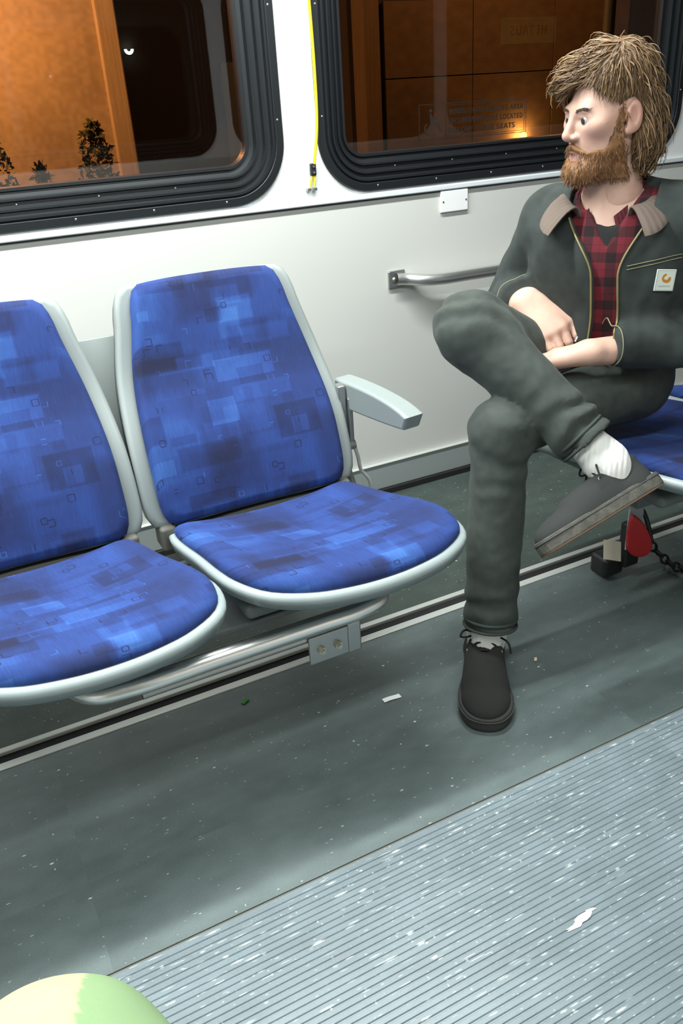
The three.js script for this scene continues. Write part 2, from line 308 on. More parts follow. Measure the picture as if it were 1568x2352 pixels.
{ // armrest of the right hand folding seat, a part of it
  const a = new THREE.Shape(); a.moveTo(0, -0.04); a.bezierCurveTo(0.08, -0.042, 0.18, -0.04, 0.236, -0.036); a.lineTo(0.246, -0.014); a.bezierCurveTo(0.2, 0.006, 0.1, 0.014, 0, 0.012); a.lineTo(0, -0.04);
  const g = new THREE.ExtrudeGeometry(a, { depth: 0.034, bevelEnabled: true, bevelSize: 0.006, bevelThickness: 0.008, bevelSegments: 4, curveSegments: 10 });
  g.translate(0, 0, -0.017); g.rotateY(-Math.PI / 2 + 0.14); g.translate(0.276, 0.612, -0.12);
  const arm = mesh('armrest', g, M.shell, seat0);
  mesh('armrest_bracket', [box(0.018, 0.16, 0.03, 0.246, 0.545, -0.088, 0.004), box(0.012, 0.12, 0.016, 0.262, 0.535, -0.075, 0.003), cyl(0.012, 0.012, 0.03, 0.255, 0.48, -0.075, 14, 'x')], M.steel, seat0);
}
{
  const t = thing('seat_frame', 'chrome tube and grey frame carrying the two empty folding seats', 'seat frame', [0.32, 0, SEATZ]);
  mesh('front_tube', tube([[-0.285, 0.345, 0.13], [-0.272, 0.315, 0.22], [-0.235, 0.3, 0.285], [-0.17, 0.298, 0.3], [0, 0.298, 0.3], [0.2, 0.298, 0.3], [0.29, 0.298, 0.3], [0.345, 0.302, 0.285], [0.375, 0.318, 0.225], [0.385, 0.35, 0.13]], 0.0185, 90, 14), M.chrome, t);
  mesh('lower_tube', bar([-0.15, 0.268, 0.292], [0.26, 0.268, 0.292], 0.009, 12), M.steel, t);
  const br = mesh('latch_bracket', [box(0.085, 0.062, 0.006, 0.215, 0.245, 0.305, 0.002), box(0.03, 0.07, 0.05, 0.272, 0.245, 0.282, 0.004)], M.steel, t);
  for (const x of [0.197, 0.233]) mesh('bolt', [cyl(0.008, 0.008, 0.008, x, 0.244, 0.311, 6, 'z'), cyl(0.0045, 0.0045, 0.006, x, 0.244, 0.318, 8, 'z')], M.bolt, br);
  mesh('under_panel', box(0.6, 0.012, 0.27, 0.04, 0.335, 0.15, 0.004), M.under, t);
  mesh('cross_beam', [box(1.0, 0.07, 0.06, 0, 0.31, -0.02, 0.008), box(0.05, 0.05, 0.66, -0.36, 0.3, -0.36, 0.006), box(0.05, 0.05, 0.66, 0.38, 0.3, -0.36, 0.006)], M.under, t);
  for (const x of [-0.36, 0.38]) mesh('wall_plate', box(0.12, 0.2, 0.01, x, 0.28, -0.693, 0.003), M.steel, t);
  const bp = box(0.36, 0.3, 0.008, 0, 0, 0, 0.003); bp.rotateX(-RB); bp.translate(-0.005, 0.64, -0.2);
  mesh('back_panel', bp, M.shell, t);
  mesh('end_plate', (() => { const s = new THREE.Shape(); s.moveTo(0, 0.3); s.lineTo(0.0, 0.46); s.lineTo(0.03, 0.44); s.lineTo(0.13, 0.3); const g = new THREE.ExtrudeGeometry(s, { depth: 0.008, bevelEnabled: true, bevelSize: 0.002, bevelThickness: 0.002, bevelSegments: 1 }); g.rotateY(-Math.PI / 2); g.translate(0.47, 0, -0.11); return g; })(), M.hinge, t);
  mesh('pull_cord', tube([[0.485, 0.475, -0.07], [0.5, 0.44, -0.085], [0.513, 0.4, -0.1], [0.545, 0.355, -0.12], [0.56, 0.3, -0.14]], 0.0045, 30, 6), M.white, t);
}
{ // frame below the seats of the man
  const t = thing('seat_frame', 'dark support frame under the seat of the bearded man', 'seat frame', [1.72, 0, SEATZ + 0.095]);
  mesh('cross_beam', box(0.8, 0.06, 0.08, 0.02, 0.34, 0.16, 0.008), M.under, t);
  for (const x of [-0.06, 0.3]) { mesh('leg', box(0.07, 0.3, 0.06, x, 0.165, 0.16, 0.008), M.under, t); mesh('foot_plate', box(0.1, 0.014, 0.2, x, 0.0072, 0.16, 0.004), M.under, t); }
}
// ---------------------------------------------------------------- small things in the bus
{ // grab rail on the wall
  const t = thing('grab_rail', 'chrome grab rail bolted to the wall beside the man', 'grab rail', [1.29, 0.7, 0]);
  mesh('rail', tube([[0.0, 0, 0.01], [0.035, -0.003, 0.016], [0.075, -0.008, 0.038], [0.13, -0.011, 0.05], [0.24, -0.012, 0.052], [0.36, -0.013, 0.052], [0.45, -0.012, 0.05], [0.49, -0.005, 0.035], [0.5, 0.004, 0.0]], 0.018, 80, 16), mat(rgb(0.82, 0.82, 0.8), 0.36, 1), t);
  const p = mesh('end_plate', box(0.058, 0.052, 0.009, 0.004, 0, 0.0047, 0.004), M.steel, t);
  const s = new THREE.SphereGeometry(0.0075, 12, 8); s.scale(1, 1, 0.7); s.translate(-0.006, 0, 0.0095); mesh('bolt', s, M.bolt, p);
  mesh('end_plate', box(0.04, 0.05, 0.008, 0.5, 0, 0.0042, 0.003), M.steel, t);
}
{
  const t = thing('wall_plate', 'blank white cover plate on the wall under the window', 'wall plate', [1.503, 0.904, 0]);
  mesh('plate', box(0.098, 0.062, 0.008, 0, 0, 0.0042, 0.003), M.white, t);
  for (const x of [-0.041, 0.041]) mesh('screw', cyl(0.0025, 0.0025, 0.002, x, 0.0, 0.0085, 10, 'z'), M.darkLine, t);
}
{
  const t = thing('bell_cord', 'yellow bell pull cord hanging between the two windows', 'pull cord', [1.04, 0.975, 0]);
  mesh('cord', tube([[0.008, 0.95, 0.014], [0.012, 0.6, 0.015], [0.018, 0.3, 0.016], [0.014, 0.16, 0.016], [0.0, 0.07, 0.014]], 0.0042, 60, 8), M.yellow, t);
  mesh('clamp', [box(0.0165, 0.032, 0.011, -0.004, 0.056, 0.012, 0.003)], M.black, t);
  for (const y of [0.049, 0.064]) mesh('rivet', cyl(0.003, 0.003, 0.003, -0.004, y, 0.0185, 10, 'z'), M.chrome, t);
  mesh('cord_tail', [tube([[-0.008, 0.04, 0.012], [-0.012, 0.025, 0.012], [-0.014, 0.012, 0.011]], 0.003, 10, 6), tube([[0.0, 0.04, 0.012], [0.0, 0.025, 0.012], [-0.002, 0.014, 0.011]], 0.003, 10, 6)], M.yellow, t);
  for (const x of [-0.019, -0.001]) mesh('staple', box(0.012, 0.009, 0.014, x, 0.006, 0.007, 0.002), M.steel, t);
}
{ // notice on the glass of the window behind the man
  const W = 1024, H = 330;
  const draw = white => (c, w, h) => {
    c.fillStyle = white ? '#000' : '#0a0806'; c.fillRect(0, 0, w, h);
    if (!white) return;
    c.strokeStyle = '#fff'; c.fillStyle = '#fff'; c.lineWidth = 5; c.strokeRect(8, 8, w - 16, h - 16); c.lineWidth = 4; c.strokeRect(252, 26, w - 278, h - 52);
    c.font = 'bold 66px sans-serif'; c.textBaseline = 'middle';
    const line = (s, y) => c.fillText(s, 272, y, w - 312);
    line('WHEELCHAIR SEATING AREA', 82); line('SECUREMENTS ARE LOCATED', 165); line('BELOW THESE SEATS', 248);
    // seated figure with a wheel
    c.lineWidth = 17; c.lineCap = 'round'; c.beginPath(); c.arc(112, 62, 15, 0, 7); c.fill();
    c.beginPath(); c.moveTo(112, 95); c.lineTo(116, 178); c.lineTo(178, 178); c.lineTo(204, 252); c.stroke(); c.beginPath(); c.moveTo(114, 130); c.lineTo(165, 130); c.stroke();
    c.lineWidth = 11; c.beginPath(); c.arc(120, 218, 62, -2.4, 1.0, true); c.stroke();
  };
  const alpha = canvasTex(W, H, draw(true)); alpha.colorSpace = THREE.NoColorSpace;
  const g = new THREE.PlaneGeometry(0.392, 0.1);
  const o = mesh('window_notice', g, new THREE.MeshStandardMaterial({ color: rgb(0.006, 0.006, 0.006), roughness: 0.7, alphaMap: alpha, transparent: true }));
  o.position.set(1.6, 1.122, GZ + 0.0012); tag(o, 'clear notice with wheelchair symbol on the glass behind the man', 'notice');
}
{ // yellow notice on the window across the aisle, seen mirrored in the glass
  const m = canvasTex(512, 180, (c, w, h) => { c.fillStyle = '#f0dc78'; c.fillRect(0, 0, w, h); c.fillStyle = '#17130c'; c.font = 'bold 92px sans-serif'; c.textAlign = 'center'; c.textBaseline = 'middle'; c.fillText('HI TAUS', w / 2, h / 2, w - 40); });
  const t = thing('notice_board', 'yellow notice with dark letters across the aisle, mirrored in the glass', 'notice', [3.87, 1.52, ZW - 0.03], Math.PI);
  mesh('board', box(0.44, 0.15, 0.006, 0, 0, 0, 0.002), M.hinge, t);
  const f = new THREE.PlaneGeometry(0.436, 0.146); f.translate(0, 0, 0.0036); mesh('print', f, new THREE.MeshStandardMaterial({ map: m, roughness: 0.5 }), t);
}
// litter on the floor
function scrap(name, label, cat, color, x, z, w, d, turn, h = 0.0016, lift = 0) {
  const o = sheet(6, 3, (u, v) => V((u - 0.5) * w, 0.001 + h * (1 + Math.sin(u * 5 + x * 9)) * 0.5 + 0.001 * v, (v - 0.5) * d), 0.0006);
  const q = mesh(name, o, mat(color, 0.75)); q.position.set(x, lift, z); q.rotation.y = turn; return tag(q, label, cat);
}
scrap('paper_strip', 'small white paper strip lying on the grey floor', 'paper', rgb(0.86, 0.86, 0.84), 0.703, 0.946, 0.042, 0.014, -0.05);
scrap('green_scrap', 'tiny green scrap on the floor under the empty seats', 'litter', rgb(0.06, 0.32, 0.05), 0.416, 0.784, 0.019, 0.01, 0.5);
{
  const s = new THREE.Shape(), n = 26; for (let k = 0; k < n; k++) { const a = k / n * 6.2832, r = 1 + rr(-0.45, 0.3); const x = Math.cos(a) * 0.034 * r, y = Math.sin(a) * 0.0055 * (1 + rr(-0.5, 0.5)) + 0.003 * Math.sin(x * 70); k ? s.lineTo(x, y) : s.moveTo(x, y); }
  const g = new THREE.ExtrudeGeometry(s, { depth: 0.001, bevelEnabled: false }); g.rotateX(-Math.PI / 2); const o = mesh('white_scrap', g, mat(rgb(0.85, 0.85, 0.83), 0.8)); o.position.set(0.69, 0.0004, 1.575); o.rotation.y = 0.1; tag(o, 'ragged white scrap on the ribbed aisle floor', 'litter');
}
scrap('brown_crumb', 'small brown leaf crumb near the camouflage knee', 'litter', rgb(0.24, 0.13, 0.07), 0.005, 1.335, 0.02, 0.007, 1.2);
scrap('tan_scrap', 'small tan scrap on the floor right of the standing shoe', 'litter', rgb(0.7, 0.55, 0.4), 1.06, 1.0, 0.012, 0.006, 0.9);
// wheelchair securement under the man's seat
{
  const t = thing('securement_belt', 'black wheelchair securement reel with red lever and chain under the seats', 'securement', [1.48, 0, 0.83]);
  mesh('reel_box', [box(0.07, 0.06, 0.06, -0.02, 0.04, -0.03, 0.012), box(0.05, 0.13, 0.03, 0.025, 0.1, 0.0, 0.006)], M.black, t);
  mesh('back_plate', box(0.05, 0.12, 0.006, 0.012, 0.16, 0.022, 0.002), M.aluDull, t);
  const s = new THREE.Shape(); s.moveTo(-0.018, 0.068); s.bezierCurveTo(0.0, 0.06, 0.03, 0.02, 0.034, -0.02); s.bezierCurveTo(0.03, -0.05, -0.01, -0.05, -0.022, -0.022); s.bezierCurveTo(-0.026, 0.01, -0.024, 0.05, -0.018, 0.068);
  const g = new THREE.ExtrudeGeometry(s, { depth: 0.012, bevelEnabled: true, bevelSize: 0.004, bevelThickness: 0.004, bevelSegments: 3 }); g.rotateY(-0.5); g.translate(0.0, 0.14, 0.045);
  mesh('red_lever', g, mat(rgb(0.36, 0.006, 0.008), 0.4), t).userData.label = 'dark red release lever';
  for (let k = 0; k < 9; k++) {
    const q = new THREE.TorusGeometry(0.0145, 0.0042, 7, 16); q.scale(0.72, 1.15, 1); if (k % 2) q.rotateY(Math.PI / 2); q.rotateZ(0.7); const u = k / 8;
    q.translate(0.045 + 0.145 * u, 0.11 - 0.2 * u + 0.105 * u * u, 0.06 + 0.045 * u); mesh('chain_link', q, M.black, t);
  }
  mesh('strap', tube([[0.035, 0.24, -0.02], [0.05, 0.18, 0.02], [0.045, 0.12, 0.055]], 0.006, 20, 8), M.black, t);
}
{
  const o = scrap('paper_tag', 'crumpled beige paper tag hanging under the crossed shoe', 'paper', rgb(0.42, 0.38, 0.3), 1.4, 0.872, 0.046, 0.052, 0.5, 0.004, 0.128); o.rotation.set(0.95, -0.45, 0.3);
}
// ---------------------------------------------------------------- figures: distance fields meshed as surfaces
const smin = (a, b, k) => { const h = clamp(0.5 + 0.5 * (b - a) / k, 0, 1); return b + (a - b) * h - k * h * (1 - h); };
const smax = (a, b, k) => -smin(-a, -b, k);
function cone(a, b, ra, rb = ra) {
  const [ax, ay, az] = a, dx = b[0] - ax, dy = b[1] - ay, dz = b[2] - az, l2 = dx * dx + dy * dy + dz * dz || 1e-9;
  return (x, y, z) => { const px = x - ax, py = y - ay, pz = z - az, t = clamp((px * dx + py * dy + pz * dz) / l2, 0, 1); return Math.hypot(px - dx * t, py - dy * t, pz - dz * t) - (ra + (rb - ra) * t); };
}
function ell(c, r, B) {
  const [cx, cy, cz] = c, [ra, rb, rc] = r;
  return (x, y, z) => {
    let a = x - cx, b = y - cy, d = z - cz;
    if (B) { const q = a, w = b, e = d; a = q * B[0].x + w * B[0].y + e * B[0].z; b = q * B[1].x + w * B[1].y + e * B[1].z; d = q * B[2].x + w * B[2].y + e * B[2].z; }
    const k0 = Math.hypot(a / ra, b / rb, d / rc), k1 = Math.hypot(a / (ra * ra), b / (rb * rb), d / (rc * rc));
    return k1 < 1e-9 ? -Math.min(ra, rb, rc) : k0 * (k0 - 1) / k1;
  };
}
function field(fn, lo, hi, cell) {   // surface nets
  const nx = Math.ceil((hi[0] - lo[0]) / cell) + 1, ny = Math.ceil((hi[1] - lo[1]) / cell) + 1, nz = Math.ceil((hi[2] - lo[2]) / cell) + 1;
  const v = new Float32Array(nx * ny * nz), id = (i, j, k) => (k * ny + j) * nx + i, S = 5;
  for (let K = 0; K < nz; K += S) for (let J = 0; J < ny; J += S) for (let I = 0; I < nx; I += S) {
    const d = fn(lo[0] + (I + 2) * cell, lo[1] + (J + 2) * cell, lo[2] + (K + 2) * cell), far = Math.abs(d) > cell * S * 1.7;
    for (let k = K; k < Math.min(nz, K + S); k++) for (let j = J; j < Math.min(ny, J + S); j++) for (let i = I; i < Math.min(nx, I + S); i++)
      v[id(i, j, k)] = far ? d : fn(lo[0] + i * cell, lo[1] + j * cell, lo[2] + k * cell);
  }
  const vid = new Int32Array(nx * ny * nz).fill(-1), pos = [], idx = [];
  const C = [[0, 0, 0], [1, 0, 0], [0, 1, 0], [1, 1, 0], [0, 0, 1], [1, 0, 1], [0, 1, 1], [1, 1, 1]], E = [[0, 1], [2, 3], [4, 5], [6, 7], [0, 2], [1, 3], [4, 6], [5, 7], [0, 4], [1, 5], [2, 6], [3, 7]];
  for (let k = 0; k < nz - 1; k++) for (let j = 0; j < ny - 1; j++) for (let i = 0; i < nx - 1; i++) {
    let m = 0; const q = C.map(([a, b, c], s) => { const d = v[id(i + a, j + b, k + c)]; if (d < 0) m |= 1 << s; return d; });
    if (m === 0 || m === 255) continue;
    let n = 0, x = 0, y = 0, z = 0;
    for (const [a, b] of E) { if ((q[a] < 0) === (q[b] < 0)) continue; const t = q[a] / (q[a] - q[b]); x += lerp(C[a][0], C[b][0], t); y += lerp(C[a][1], C[b][1], t); z += lerp(C[a][2], C[b][2], t); n++; }
    vid[id(i, j, k)] = pos.length / 3; pos.push(lo[0] + (i + x / n) * cell, lo[1] + (j + y / n) * cell, lo[2] + (k + z / n) * cell);
  }
  const quad = (a, b, c, d, f) => { if (a < 0 || b < 0 || c < 0 || d < 0) return; f ? idx.push(a, b, c, a, c, d) : idx.push(a, c, b, a, d, c); };
  for (let k = 1; k < nz - 1; k++) for (let j = 1; j < ny - 1; j++) for (let i = 1; i < nx - 1; i++) {
    const s = v[id(i, j, k)] < 0;
    if (s !== v[id(i + 1, j, k)] < 0) quad(vid[id(i, j - 1, k - 1)], vid[id(i, j, k - 1)], vid[id(i, j, k)], vid[id(i, j - 1, k)], s);
    if (s !== v[id(i, j + 1, k)] < 0) quad(vid[id(i - 1, j, k - 1)], vid[id(i - 1, j, k)], vid[id(i, j, k)], vid[id(i, j, k - 1)], s);
    if (s !== v[id(i, j, k + 1)] < 0) quad(vid[id(i - 1, j - 1, k)], vid[id(i, j - 1, k)], vid[id(i, j, k)], vid[id(i - 1, j, k)], s);
  }
  const g = new THREE.BufferGeometry(); g.setAttribute('position', new THREE.Float32BufferAttribute(pos, 3)); g.setIndex(idx); g.computeVertexNormals(); return g;
}
function paint(g, fn) { const p = g.attributes.position, n = g.attributes.normal, c = new Float32Array(p.count * 3); for (let i = 0; i < p.count; i++) { const q = fn(p.getX(i), p.getY(i), p.getZ(i), n.getX(i), n.getY(i), n.getZ(i)); c.set(q, 3 * i); } g.setAttribute('color', new THREE.BufferAttribute(c, 3)); return g; }
const mixc = (a, b, t) => [lerp(a[0], b[0], t), lerp(a[1], b[1], t), lerp(a[2], b[2], t)];
const A = v => [v.x, v.y, v.z];
const toward = (a, b, d) => { const v = V(...b).sub(V(...a)).normalize(); return [a[0] + v.x * d, a[1] + v.y * d, a[2] + v.z * d]; };
// march from p along dir until the field is touched
function land(fn, p, dir, off = 0) { let q = p.clone(); for (let i = 0; i < 90; i++) { const d = fn(q.x, q.y, q.z); if (d < 0.0006) break; q.addScaledVector(dir, Math.max(d * 0.7, 0.0004)); } return q.addScaledVector(dir, -off); }
function gradN(fn, p) { const e = 0.004; return V(fn(p.x + e, p.y, p.z) - fn(p.x - e, p.y, p.z), fn(p.x, p.y + e, p.z) - fn(p.x, p.y - e, p.z), fn(p.x, p.y, p.z + e) - fn(p.x, p.y, p.z - e)).normalize(); }
const clothBump = tex(256, 256, (i, j) => { const w = 128 + 50 * ((i + j) % 4 < 2 ? 1 : -1) + 60 * (rnd() - 0.5); return [w, w, w]; }, false); clothBump.repeat.set(14, 14);
const cloth = (extra = {}) => new THREE.MeshPhysicalMaterial({ vertexColors: true, roughness: 0.88, sheen: 0.25, sheenRoughness: 0.6, sheenColor: rgb(0.25, 0.28, 0.26), bumpMap: clothBump, bumpScale: 0.0004, ...extra });
const clothUV = g => planarUV(g, (x, y, z) => x * 0.7 + z, (x, y, z) => y + 0.3 * z);

// ---------------------------------------------------------------- the seated man
const man = thing('person', 'bearded person in dark canvas work jacket sitting with crossed legs', 'person', [0, 0.12, 0.223]);
man.scale.setScalar(0.9);   // all figures below are in the man's own units, floor at y = -0.133
const J = { shR: [1.435, 0.9, 0.535], shL: [1.578, 0.908, 0.83], elR: [1.435, 0.66, 0.375], wrR: [1.318, 0.725, 0.585], elL: [1.665, 0.63, 0.885], wrL: [1.392, 0.647, 0.808], hipL: [1.565, 0.505, 0.725], hipR: [1.49, 0.505, 0.565], knL: [1.112, 0.492, 0.775], anL: [1.05, -0.022, 0.835], knR: [1.112, 0.705, 0.655], anR: [1.28, 0.435, 0.93] };
const TF = V(-0.8, 0, 0.6), TS = V(0.6, 0, 0.8), UP = V(0, 1, 0);
const lean = V(-0.17, 0.97, 0.12).normalize(), TFl = TF.clone().addScaledVector(lean, -TF.dot(lean)).normalize(), TB = [TS, lean, TFl];
const CH = [1.5, 0.79, 0.685], WA = [1.535, 0.635, 0.665];
const torsoAt = (grow) => { const c = ell(CH, [0.17 + grow, 0.185 + grow, 0.112 + grow], TB), w = ell(WA, [0.15 + grow, 0.17 + grow, 0.12 + grow], TB), s = cone(toward(J.shR, J.shL, 0.02), toward(J.shL, J.shR, 0.02), 0.05 + grow), n = cone([1.5, 0.9, 0.685], [1.468, 0.985, 0.69], 0.07 + grow * 0.6, 0.058 + grow * 0.3); return (x, y, z) => smin(smin(smin(c(x, y, z), w(x, y, z), 0.05), s(x, y, z), 0.05), n(x, y, z), 0.03); };
const side = (x, z) => (x - 1.5) * TS.x + (z - 0.685) * TS.z;      // across the chest, left positive
const front = (x, z) => (x - 1.5) * TF.x + (z - 0.685) * TF.z;     // forwards
const wr = (x, y, z, f, s) => noise(x * f, y * f * s, z * f);
// jacket
const opening = y => 0.026 + 0.07 * sst(0.8, 0.97, y) + 0.006 * sst(0.72, 0.6, y);
const mid = y => 0.012 - 0.012 * sst(0.7, 0.95, y);
const jTorso = torsoAt(0.03);
const sleeve = (s, e, w, r) => { const a = cone(s, e, r + 0.006, r - 0.004), b = cone(e, w, r - 0.004, r - 0.018), D = V(...w).sub(V(...e)).normalize(), q = V(...w); return (x, y, z) => Math.max(smin(a(x, y, z), b(x, y, z), 0.03), (x - q.x) * D.x + (y - q.y) * D.y + (z - q.z) * D.z); };
const slR = sleeve(J.shR, J.elR, toward(J.wrR, J.elR, 0.012), 0.07), slL = sleeve(J.shL, J.elL, toward(J.wrL, J.elL, 0.0), 0.07);
const jacketBase = (x, y, z) => {
  let d = smin(jTorso(x, y, z), smin(slR(x, y, z), slL(x, y, z), 0.01), 0.03);
  d = smax(d, 0.57 - y, 0.02);
  const f = sst(0.95, 0.7, y);
  return d + 0.011 * wr(x, y, z, 9, 0.5) * (0.4 + f) + 0.007 * wr(x, y, z, 22, 0.5) * (0.3 + f) + 0.003 * Math.sin(30 * (y + 0.7 * side(x, z))) * f * 0.6;
};
const jacketFn = (x, y, z) => { const s = side(x, z) - mid(y), cut = Math.max(Math.abs(s) - opening(y), 0.02 - front(x, z)); const neckHole = Math.max(Math.hypot((x - 1.47) * 1.0, (z - 0.69) * 1.0) - 0.075, 0.9 - y); return Math.max(jacketBase(x, y, z), -cut, -neckHole); };
const JK = [0.026, 0.033, 0.030];
const jgeo = field(jacketFn, [1.22, 0.54, 0.22], [1.82, 1.02, 1.05], 0.0062);
paint(clothUV(jgeo), (x, y, z) => { const n = 1 + 0.4 * noise(x * 14, y * 14, z * 14) + 0.3 * noise(x * 50, y * 50, z * 50); return [JK[0] * n, JK[1] * n, JK[2] * n]; });
const jacket = mesh('jacket', jgeo, cloth(), man); jacket.userData.label = 'dark green grey canvas jacket, unzipped';
// shirt, undershirt
const sTorso = torsoAt(0.014);
const shirtFn = (x, y, z) => { const s = side(x, z) - mid(y), v = Math.max(Math.abs(s) - 0.55 * Math.max(0, y - 0.862), 0.02 - front(x, z)); const neckHole = Math.max(Math.hypot(x - 1.465, z - 0.69) - 0.066, 0.93 - y); return Math.max(sTorso(x, y, z) + 0.003 * wr(x, y, z, 20, 0.4) + 0.004 * Math.abs(wr(x, y, z, 10, 0.3)), -v, -neckHole); };
const sgeo = field(shirtFn, [1.28, 0.5, 0.42], [1.72, 1.03, 0.95], 0.006);
const plaid = tex(256, 256, (i, j) => { const a = i / 256, b = j / 256, s = (t, c, w) => Math.abs(((t - c + 0.5) % 1 + 1) % 1 - 0.5) < w ? 1 : 0; const dk = 0.5 * s(a, 0.3, 0.2) + 0.5 * s(b, 0.3, 0.2) + 0.2 * s(a, 0.8, 0.02) + 0.2 * s(b, 0.8, 0.02), k = (1 - 0.8 * Math.min(1, dk)) * (0.9 + 0.2 * rnd()); return [92 * k + 12, 16 * k + 7, 26 * k + 10]; });
plaid.repeat.set(1 / 0.055, 1 / 0.055);
planarUV(sgeo, (x, y, z) => side(x, z), (x, y, z) => y);
const shirt = mesh('shirt', sgeo, new THREE.MeshPhysicalMaterial({ map: plaid, roughness: 0.9 }), man); shirt.userData.label = 'red and black plaid flannel shirt';
const tTorso = torsoAt(0.008);
mesh('undershirt', field((x, y, z) => Math.max(tTorso(x, y, z), y - 0.905 - 0.25 * Math.abs(side(x, z)), 0.8 - y), [1.3, 0.78, 0.44], [1.7, 0.97, 0.94], 0.008), mat(rgb(0.012, 0.012, 0.012), 0.9), man);
for (const s of [-1, 1]) { // shirt collar points
  mesh('shirt_collar', sheet(10, 4, (u, v) => {
    const a = lerp(2.6, 0.42, u), R = 0.064 + 0.012 * v, x = Math.sin(a) * s, f = Math.cos(a);
    const c = V(1.468, 0.985 - 0.012 * u - 0.045 * u * u, 0.69).addScaledVector(TS, x * R).addScaledVector(TF, f * (R + 0.012 * u) + 0.004);
    return c.add(V(0, -0.035 * v * (0.4 + 0.9 * u), 0)).addScaledVector(TS, s * 0.012 * v * u);
  }, 0.0025), shirt.material, man);
}
for (const s of [-1, 1]) { // corduroy collar halves
  const cm = M.cord || (M.cord = new THREE.MeshPhysicalMaterial({ color: rgb(0.115, 0.085, 0.068), roughness: 0.95, sheen: 0.5, sheenColor: rgb(0.4, 0.33, 0.28), bumpMap: tex(64, 64, (i) => { const w = 128 + 120 * Math.sin(i / 64 * Math.PI * 2 * 4); return [w, w, w]; }, false), bumpScale: 0.0012 }));
  cm.bumpMap.repeat.set(6, 1);
  const cg = sheet(22, 10, (u, v) => {
    const a = lerp(3.14, 0.62, u), fx = Math.sin(a) * s, fz = Math.cos(a);
    const stand = v < 0.35 ? v / 0.35 : 1, fall = v < 0.35 ? 0 : (v - 0.35) / 0.65, w = 0.042 + 0.045 * sst(0.6, 1, u);
    const R = 0.078 + 0.008 * u + 0.012 * stand + w * 0.92 * fall;
    const base = V(1.475, 0.945 + 0.012 * (1 - u) - 0.02 * sst(0.5, 1, u), 0.69).addScaledVector(TS, fx * R).addScaledVector(TF, fz * R * (1 + 0.12 * u));
    base.y += 0.036 * stand * (1 - 0.35 * u) - w * 0.55 * fall * fall - 0.004 * fall + 0.004 * noise(u * 6, v * 4, s);
    return base;
  }, 0.005);
  mesh('collar', cg, cm, man).userData.label = 'brown corduroy jacket collar';
}
// zip edges, pocket, patch
const goldM = mat(rgb(0.25, 0.21, 0.09), 0.5, 0.2), stitchM = mat(rgb(0.2, 0.19, 0.11), 0.7);
const chestPt = (s, y, off = 0) => land(jacketFn, V(1.5, y, 0.685).addScaledVector(TS, s).addScaledVector(TF, 0.3), TF.clone().negate(), off);
for (const s of [-1, 1]) {
  const pts = []; for (let k = 0; k <= 24; k++) { const y = lerp(0.925, 0.62, k / 24); pts.push(chestPt(mid(y) + s * (opening(y) + 0.004), y, 0.001)); }
  mesh('zip_edge', tube(pts, 0.0024, 60, 6), goldM, man);
}
{
  const P = (s, y) => chestPt(s, y, 0.0006), line = (a, b, n = 12) => { const q = []; for (let k = 0; k <= n; k++) q.push(P(lerp(a[0], b[0], k / n), lerp(a[1], b[1], k / n))); return tube(q, 0.0011, 24, 5); };
  mesh('pocket_stitching', [line([0.055, 0.826], [0.165, 0.848]), line([0.055, 0.818], [0.165, 0.84])], stitchM, man);
  const q = P(0.135, 0.792), n = gradN(jacketBase, q), w = UP.clone().cross(n).normalize(), u = n.clone().cross(w);
  const pm = canvasTex(128, 128, (c, W, H) => {
    c.fillStyle = '#c9cfc4'; c.fillRect(0, 0, W, H); c.strokeStyle = '#9aa39a'; c.lineWidth = 3; c.strokeRect(4, 4, W - 8, H - 8);
    c.strokeStyle = '#b9781c'; c.lineWidth = 15; c.lineCap = 'round'; c.beginPath(); c.arc(66, 50, 21, 0.2, 4.4); c.stroke(); c.beginPath(); c.arc(76, 56, 17, 2.6, 5.9, true); c.stroke();
    c.fillStyle = '#aab0a6'; c.fillRect(22, 96, 82, 9);
  });
  const pg = new THREE.Group(); pg.name = 'logo_patch'; man.add(pg); pg.position.copy(q); pg.quaternion.setFromRotationMatrix(new THREE.Matrix4().makeBasis(w, u, n)); pg.rotateZ(-0.08);
  mesh('patch_cloth', box(0.045, 0.048, 0.004, 0, 0, 0.001, 0.0015), mat(rgb(0.55, 0.58, 0.52), 0.9), pg);
  const f = new THREE.PlaneGeometry(0.043, 0.046); f.translate(0, 0, 0.0034); mesh('patch_print', f, new THREE.MeshStandardMaterial({ map: pm, roughness: 0.9 }), pg).userData.label = 'white patch with orange curl';
}
for (const [e, w, r] of [[J.elR, toward(J.wrR, J.elR, 0.012), 0.053], [J.elL, J.wrL, 0.053]]) { // cuff seams
  const D = V(...w).sub(V(...e)).normalize(), a = V(0, 1, 0).cross(D).normalize(), b = D.clone().cross(a), pts = [];
  for (let k = 0; k < 20; k++) { const t = k / 20 * Math.PI * 2, dir = a.clone().multiplyScalar(Math.cos(t)).addScaledVector(b, Math.sin(t)); pts.push(land(jacketBase, V(...w).addScaledVector(D, -0.008).addScaledVector(dir, 0.07), dir.clone().negate(), 0.0006)); }
  mesh('cuff_seam', tube(pts, 0.0016, 60, 5, true), stitchM, man);
}
